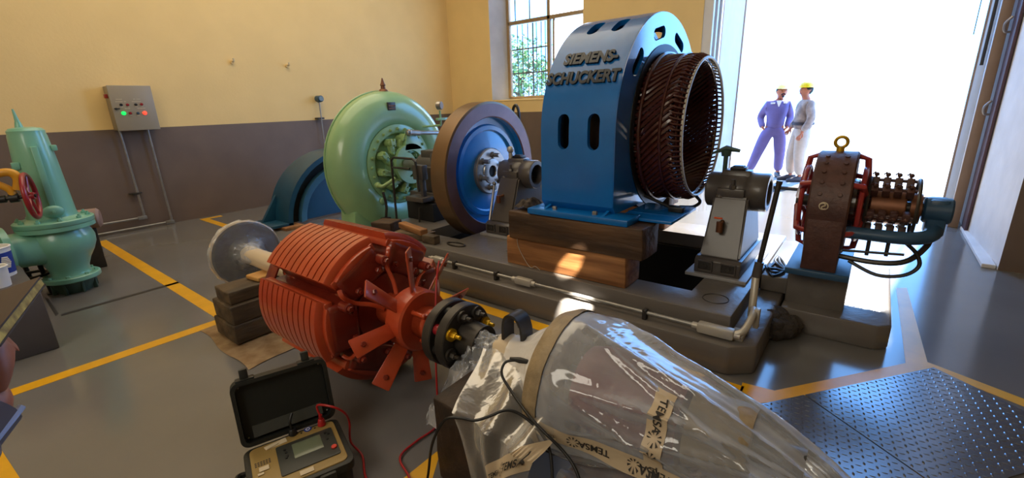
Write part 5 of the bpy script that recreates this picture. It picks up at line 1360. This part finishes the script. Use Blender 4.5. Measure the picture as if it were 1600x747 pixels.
    q = L(503, 664); b = MB(); b.cyl((q.x, q.y, .152), (q.x, q.y, .184), .018, .013, n=18, bev=.003); b.cyl((q.x, q.y, .184), (q.x, q.y, .204), .008, n=12); o = b.build('plug', 'leadred', t); o['label'] = 'red test plug'
    t.location = O; t.rotation_euler = (0, 0, yaw)
    return Matrix.Translation(O) @ Matrix.Rotation(yaw, 4, 'Z') @ Vector((q.x, q.y, .20))
plug = tester()
# test leads
b = MB()
w = lambda x, y, z: gz(x, y, z)
b.tube(smooth_path([plug, plug+Vector((.0, .01, .05)), w(520, 636, .25), w(538, 645, .20), w(546, 660, .12), w(548, 690, .05), w(566, 712, .012), w(572, 747, .012), w(600, 790, .012), w(655, 800, .012), w(640, 747, .012), w(625, 715, .012), w(650, 690, .012), w(676, 672, .012), w(684, 655, .02), gy(681, 560, 1.57), gy(681, 470, 1.62), gy(683, 430, 1.66), gy(686, 408, 1.70)], 6), .0052, 8)
tag(b.build('red_test_lead', 'leadred', None, 60), 'thin red test lead running from the tester up to the red rotor', 'cable')
b = MB()
b.tube(smooth_path([w(810, 563, .56), w(790, 566, .545), w(784, 585, .51), w(798, 610, .48), w(825, 648, .46), w(850, 675, .44), w(880, 705, .40), w(900, 735, .37), w(912, 775, .33)], 6), .0055, 8)
c = b.build('black_test_lead', 'black', None, 60)
tag(c, 'black test lead with crocodile clip looping over the white neck wrap', 'cable')
b = MB(); q0, q1 = w(797, 560, .56), w(828, 566, .56); b.tube([q0, q0*.5+q1*.5, q1], [.006, .012, .008], 8); cl = b.build('crocodile_clip', 'black', c) if 0 else None
if cl is None:
    me = b.mesh('crocodile_clip'); me.transform(Matrix.Translation(-c.location)); o = link('crocodile_clip', me, 'black'); o.parent = c
b = MB()
b.tube(smooth_path([w(655, 790, .012), w(668, 747, .05), w(675, 695, .25), w(694, 657, .41), w(718, 653, .43), w(742, 657, .43), w(766, 650, .45), w(790, 641, .47), w(812, 647, .46), w(838, 668, .43), w(856, 695, .39), w(862, 725, .35), w(864, 775, .31)], 6), .0055, 8)
tag(b.build('black_test_lead', 'black', None, 60), 'black test lead lying across the dark log and draped plastic', 'cable')

# ------------------------------------------------------------------ people
def hand(base, d, palm_n, s=1.0, curl=.5, right=True):
    """chains of five separate fingers from the wrist; d = direction of the hand, palm_n = palm normal"""
    d = Vector(d).normalized(); nrm = Vector(palm_n).normalized(); side = d.cross(nrm).normalized()*(1 if right else -1)
    B = Vector(base); palm = B+d*.055*s
    ch = [[(tuple(B), (.026*s, .02*s)), (tuple(palm), (.036*s, .015*s))]]
    for k, (o, l) in enumerate(((-.030, .068), (-.010, .078), (.010, .074), (.028, .058))):
        p0 = palm+side*o*s+d*.03*s; q = d.lerp(nrm, curl*.5).normalized(); q2 = d.lerp(nrm, min(1, curl)).normalized(); q3 = (nrm-d*(.6*curl-.2)).normalized()
        p1 = p0+q*l*.45*s; p2 = p1+q2*l*.33*s; p3 = p2+q3*l*.28*s
        ch.append([(tuple(palm), .02*s), (tuple(p0), .0105*s), (tuple(p1), .0095*s), (tuple(p2), .0085*s), (tuple(p3), .007*s)])
    t0 = B+d*.02*s-side*.025*s; t1 = t0-side*.022*s+d*.03*s+nrm*.012*s; t2 = t1+d*.03*s+nrm*.012*s-side*.004*s
    ch.append([(tuple(B), .02*s), (tuple(t0), .014*s), (tuple(t1), .011*s), (tuple(t2), .0085*s)])
    return ch
def person(label, J, loc, yaw, cloth, hat=None, beard=False, hands=(True, True), legcloth=None, shoecol='shoe', curl=.35, grp=None, held=None):
    t = thing('person', label, 'person', (0, 0, 0))
    V = lambda k: Vector(J[k]); tp = tuple
    pel = V('pelvis'); ch = V('chest'); nb = V('neck'); hd = V('head'); fwd = Vector(J.get('face', (1, 0, 0))).normalized()
    body = [[(tp(pel), .10), (tp(pel.lerp(ch, .5)), .10), (tp(ch), .11), (tp(nb), .052), (tp(hd-Vector((0, 0, .065))+fwd*.01), .058), (tp(hd+fwd*.012), .094), (tp(hd+Vector((0, 0, .06))-fwd*.006), .086), (tp(hd+Vector((0, 0, .095))-fwd*.006), .045)]]
    body.append([(tp(hd+fwd*.012), .094), (tp(hd+fwd*.105+Vector((0, 0, -.012))), .013)])        # nose
    sidev = Vector((0, 0, 1)).cross(fwd)
    for s in (-1, 1): body.append([(tp(hd+fwd*.012), .094), (tp(hd+sidev*.088*s-fwd*.01), .014), (tp(hd+sidev*.092*s-fwd*.012+Vector((0, 0, .02))), .012)])
    cl = [[(tp(pel-Vector((0, 0, .05))), (.155, .185)), (tp(pel.lerp(ch, .25)), (.165, .175)), (tp(pel.lerp(ch, .6)), (.165, .185)), (tp(ch), (.155, .170)), (tp(ch.lerp(nb, .8)), .088)]]
    lg = [[(tp(pel+Vector((0, 0, .12))), (.145, .165)), (tp(pel), (.15, .18))]]
    for s, nm in ((1, 'l'), (-1, 'r')):
        sh, el, wr = V('sh_'+nm), V('el_'+nm), V('wr_'+nm); hp, kn, an, to = V('hp_'+nm), V('kn_'+nm), V('an_'+nm), V('to_'+nm)
        body.append([(tp(ch), .11), (tp(sh), .055), (tp(el), .043), (tp(wr), .028)])
        dirn = (V('ha_'+nm)-wr); pn = Vector(J.get('pn_'+nm, (0, -s, 0)))
        hc = hand(wr+dirn.normalized()*.01, dirn, pn, 1.0, curl, nm == 'r')
        hc[0] = [(tp(wr), .028)]+hc[0]
        body += hc
        body.append([(tp(pel), .10), (tp(hp), .085), (tp(kn), .056), (tp(an), .038), (tp(to), .034)])
        cl.append([(tp(ch), (.155, .170)), (tp(sh), .084), (tp(sh.lerp(el, .5)), .080), (tp(el), .072), (tp(wr.lerp(el, .0)), .056)])
        lg.append([(tp(pel), (.15, .18)), (tp(hp), .138), (tp(hp.lerp(kn, .5)), .122), (tp(kn), .104), (tp(an.lerp(kn, .45)), .09), (tp(an+Vector((0, 0, .03))), .084)])
    skinned('body', body, 'skin', t)
    skinned('shirt', cl, cloth, t)
    skinned('trousers', lg, legcloth or cloth, t)
    for nm in 'lr':
        an, to = V('an_'+nm), V('to_'+nm); hl = an-(to-an).normalized()*.05; hl.z = .05
        a2 = an.copy(); a2.z += .03
        b = MB(); d = (to-an); d.z = 0; d.normalize(); w_ = Vector((-d.y, d.x, 0)); o = Vector((an.x, an.y, 0))
        def sole(u, v):
            L_ = -.085+.30*v; hh = (.115 if v < .4 else .115-.06*(v-.4)/.6); wd = .048*(1-(2*v-1)**6*.5)
            a = 2*pi*u; return o+d*L_+w_*cos(a)*wd+Vector((0, 0, max(0, hh*.5+hh*.5*sin(a))))
        g = b.grid(sole, 20, 12, wrapu=True); b.bm.faces.new([r[0] for r in g]); b.bm.faces.new([r[-1] for r in g][::-1]); b.build('shoe', shoecol, t, 60)
    # face
    up = Vector((0, 0, 1))
    for s in (-1, 1):
        b = MB(); b.sph(hd+fwd*.088+sidev*.03*s+up*.018, .010, n=8); b.build('eye', 'hair', t)
    b = MB(); b.tube([hd+fwd*.086+sidev*.026-up*.048, hd+fwd*.094-up*.046, hd+fwd*.086-sidev*.026-up*.048], .006, 6); b.build('mouth', 'wheelred', t)
    if beard:
        b = MB(); b.tube(smooth_path([hd+fwd*.082+sidev*.034-up*.050, hd+fwd*.098+sidev*.016-up*.032, hd+fwd*.100-up*.030, hd+fwd*.098-sidev*.016-up*.032, hd+fwd*.082-sidev*.034-up*.050]), .010, 6); b.sph(hd+fwd*.085-up*.078, .022, (1, 1, .9), 10); b.build('beard', 'hair', t)
    b = MB(); b.sph(hd-fwd*.018+up*.022, .097, (1, .95, 1.0), 24)
    bmesh.ops.bisect_plane(b.bm, geom=b.bm.verts[:]+b.bm.edges[:]+b.bm.faces[:], plane_co=hd+up*.012+fwd*.02, plane_no=(fwd*.62-up*.78), clear_outer=True)
    b.build('hair', 'hair', t)
    if hat:
        b = MB(); c = hd+up*.055
        b.lathe([(.135, 0), (.137, .006), (.117, .012), (.113, .04), (.095, .078), (.06, .102), (0, .112)], c, (0, 0, 1), 36)
        b.sph(c+fwd*.115+up*.004, .05, (1, 1.2, .12), 14, Matrix.Rotation(atan2(fwd.y, fwd.x), 3, 'Z')); b.tube([c+fwd*.10+up*.05, c+up*.115, c-fwd*.10+up*.05], .012, 6); b.build('hard_hat', hat, t)
    return t
def place(t, loc, yaw):
    t.location = loc; t.rotation_euler = (0, 0, yaw)
# blue coverall worker, hands in pockets, weight on a wide stance (local +X is forward, +Y is his left)
J = dict(pelvis=(0, 0, .96), chest=(-.03, .02, 1.34), neck=(-.02, .03, 1.49), head=(.0, .05, 1.615), face=(1, .25, -.05),
         sh_l=(-.03, .175, 1.395), el_l=(-.13, .27, 1.15), wr_l=(.06, .205, .965), ha_l=(.05, .13, .87),
         sh_r=(-.03, -.145, 1.395), el_r=(-.14, -.25, 1.15), wr_r=(.05, -.205, .965), ha_r=(.04, -.13, .87),
         hp_l=(0, .10, .90), kn_l=(.05, .14, .50), an_l=(0, .155, .085), to_l=(.15, .20, .035),
         hp_r=(0, -.10, .90), kn_r=(.05, -.24, .50), an_r=(.0, -.36, .085), to_r=(.12, -.45, .035))
p1 = person('man in blue violet coverall and pale hard hat, hands in pockets, standing outside', J, None, 0, 'coverall', 'whelmet', True)
bb = MB(); bb.bx(.085, .112, .09, .15, 1.40, 1.43, .004); bb.bx(.085, .112, -.12, -.05, 1.40, 1.43, .004); bb.build('chest_badge', 'white', p1)
bb = MB(); bb.prism([(.118, -.03, 1.46), (.118, .06, 1.46), (.125, .015, 1.33)], (-.02, 0, 0)); bb.build('undershirt', 'white', p1)
place(p1, (10.25, 1.58, -.03), radians(196))
J = dict(pelvis=(0, 0, .96), chest=(.0, 0, 1.34), neck=(.0, 0, 1.49), head=(.03, 0, 1.615), face=(1, .1, 0),
         sh_l=(-.01, .165, 1.395), el_l=(-.06, .23, 1.13), wr_l=(.06, .22, .91), ha_l=(.10, .21, .80),
         sh_r=(-.01, -.165, 1.395), el_r=(.02, -.24, 1.13), wr_r=(.14, -.20, .96), ha_r=(.20, -.17, .88),
         hp_l=(0, .09, .90), kn_l=(.02, .10, .50), an_l=(-.04, .10, .085), to_l=(.11, .11, .035),
         hp_r=(0, -.09, .90), kn_r=(.09, -.10, .50), an_r=(.06, -.11, .085), to_r=(.21, -.12, .035))
p2 = person('man in grey shirt, beige trousers and yellow hard hat standing in profile outside', J, None, 0, 'shirt', 'helmet', False, legcloth='trouser')
bb = MB(); bb.lathe([(.17, -.025), (.178, -.02), (.178, .02), (.17, .025)], (0, 0, 1.05), (0, 0, 1), 28, closed=True); bb.build('belt', 'shoe', p2)
place(p2, (9.95, 1.08, -.03), radians(112))
# observer at the left edge: only the hand with the notebook reaches into the picture
hx = gy(6, 572, .86)
J = dict(pelvis=(-.47, .50, .92), chest=(-.44, .54, 1.27), neck=(-.43, .57, 1.43), head=(-.42, .60, 1.565), face=(.6, .8, -.2),
         sh_l=(-.60, .66, 1.34), el_l=(-.62, .80, 1.08), wr_l=(-.42, .92, 1.12), ha_l=(-.34, .96, 1.16), pn_l=(.3, 0, 1),
         sh_r=(-.27, .48, 1.34), el_r=(-.27, .68, 1.00), wr_r=(hx.x-.035, .855, hx.z-.055), ha_r=(hx.x-.004, .875, hx.z+.03), pn_r=(-1, .35, .1),
         hp_l=(-.54, .56, .88), kn_l=(-.54, .60, .48), an_l=(-.55, .55, .085), to_l=(-.48, .68, .035),
         hp_r=(-.40, .46, .88), kn_r=(-.38, .50, .48), an_r=(-.40, .44, .085), to_r=(-.32, .57, .035))
p3 = person('person in grey uniform at the left picture edge holding a dark notebook', J, None, 0, 'uniform', None, False, curl=1.0)
wr = Vector(J['wr_r']); el = Vector(J['el_r']); d = (el-wr).normalized()
b = MB(); b.tube([wr-d*.012, wr+d*.10], [.037, .044], 20); b.build('cuff', 'uniform', p3)
b = MB(); u_, v_, a_ = frame(d)
for q in (.0, .02): 
    b.tube([wr+d*.0+Vector((.037-q, -.014-.012*(q > 0), 0)), wr+d*.11+Vector((.044-q, -.014-.012*(q > 0), 0))], .0045, 6)
b.build('sleeve_piping', 'stripe', p3)
# notebook
def notebook():
    c0 = gy(64, 434, 1.08); c1 = gy(-1, 516, .84)
    e = (c1-c0); L = e.length; e.normalize()
    back = gy(-40, 446, 1.26)-c0; back = (back-e*back.dot(e)).normalized()
    nrm = e.cross(back); nrm = nrm if nrm.z > 0 else -nrm
    t = thing('notebook', 'dark covered notebook with yellowed page edges held at the left picture edge', 'notebook', tuple(c1))
    b = MB(); th = .012
    P = lambda a, c, h: c0+e*a+back*c+nrm*h
    b.prism([P(0, 0, 0), P(L*1.1, 0, 0), P(L*1.1, .17, 0), P(0, .17, 0)], nrm*.0025)
    b.prism([P(0, 0, -th-.002), P(L*1.1, 0, -th-.002), P(L*1.1, .17, -th-.002), P(0, .17, -th-.002)], nrm*.0025); b.build('cover', 'cover', t)
    b = MB(); b.prism([P(.002, .001, -th+.0006), P(L*1.1-.002, .001, -th+.0006), P(L*1.1-.002, .165, -th+.0006), P(.002, .165, -th+.0006)], nrm*(th-.0012)); b.build('pages', 'page', t)
notebook()
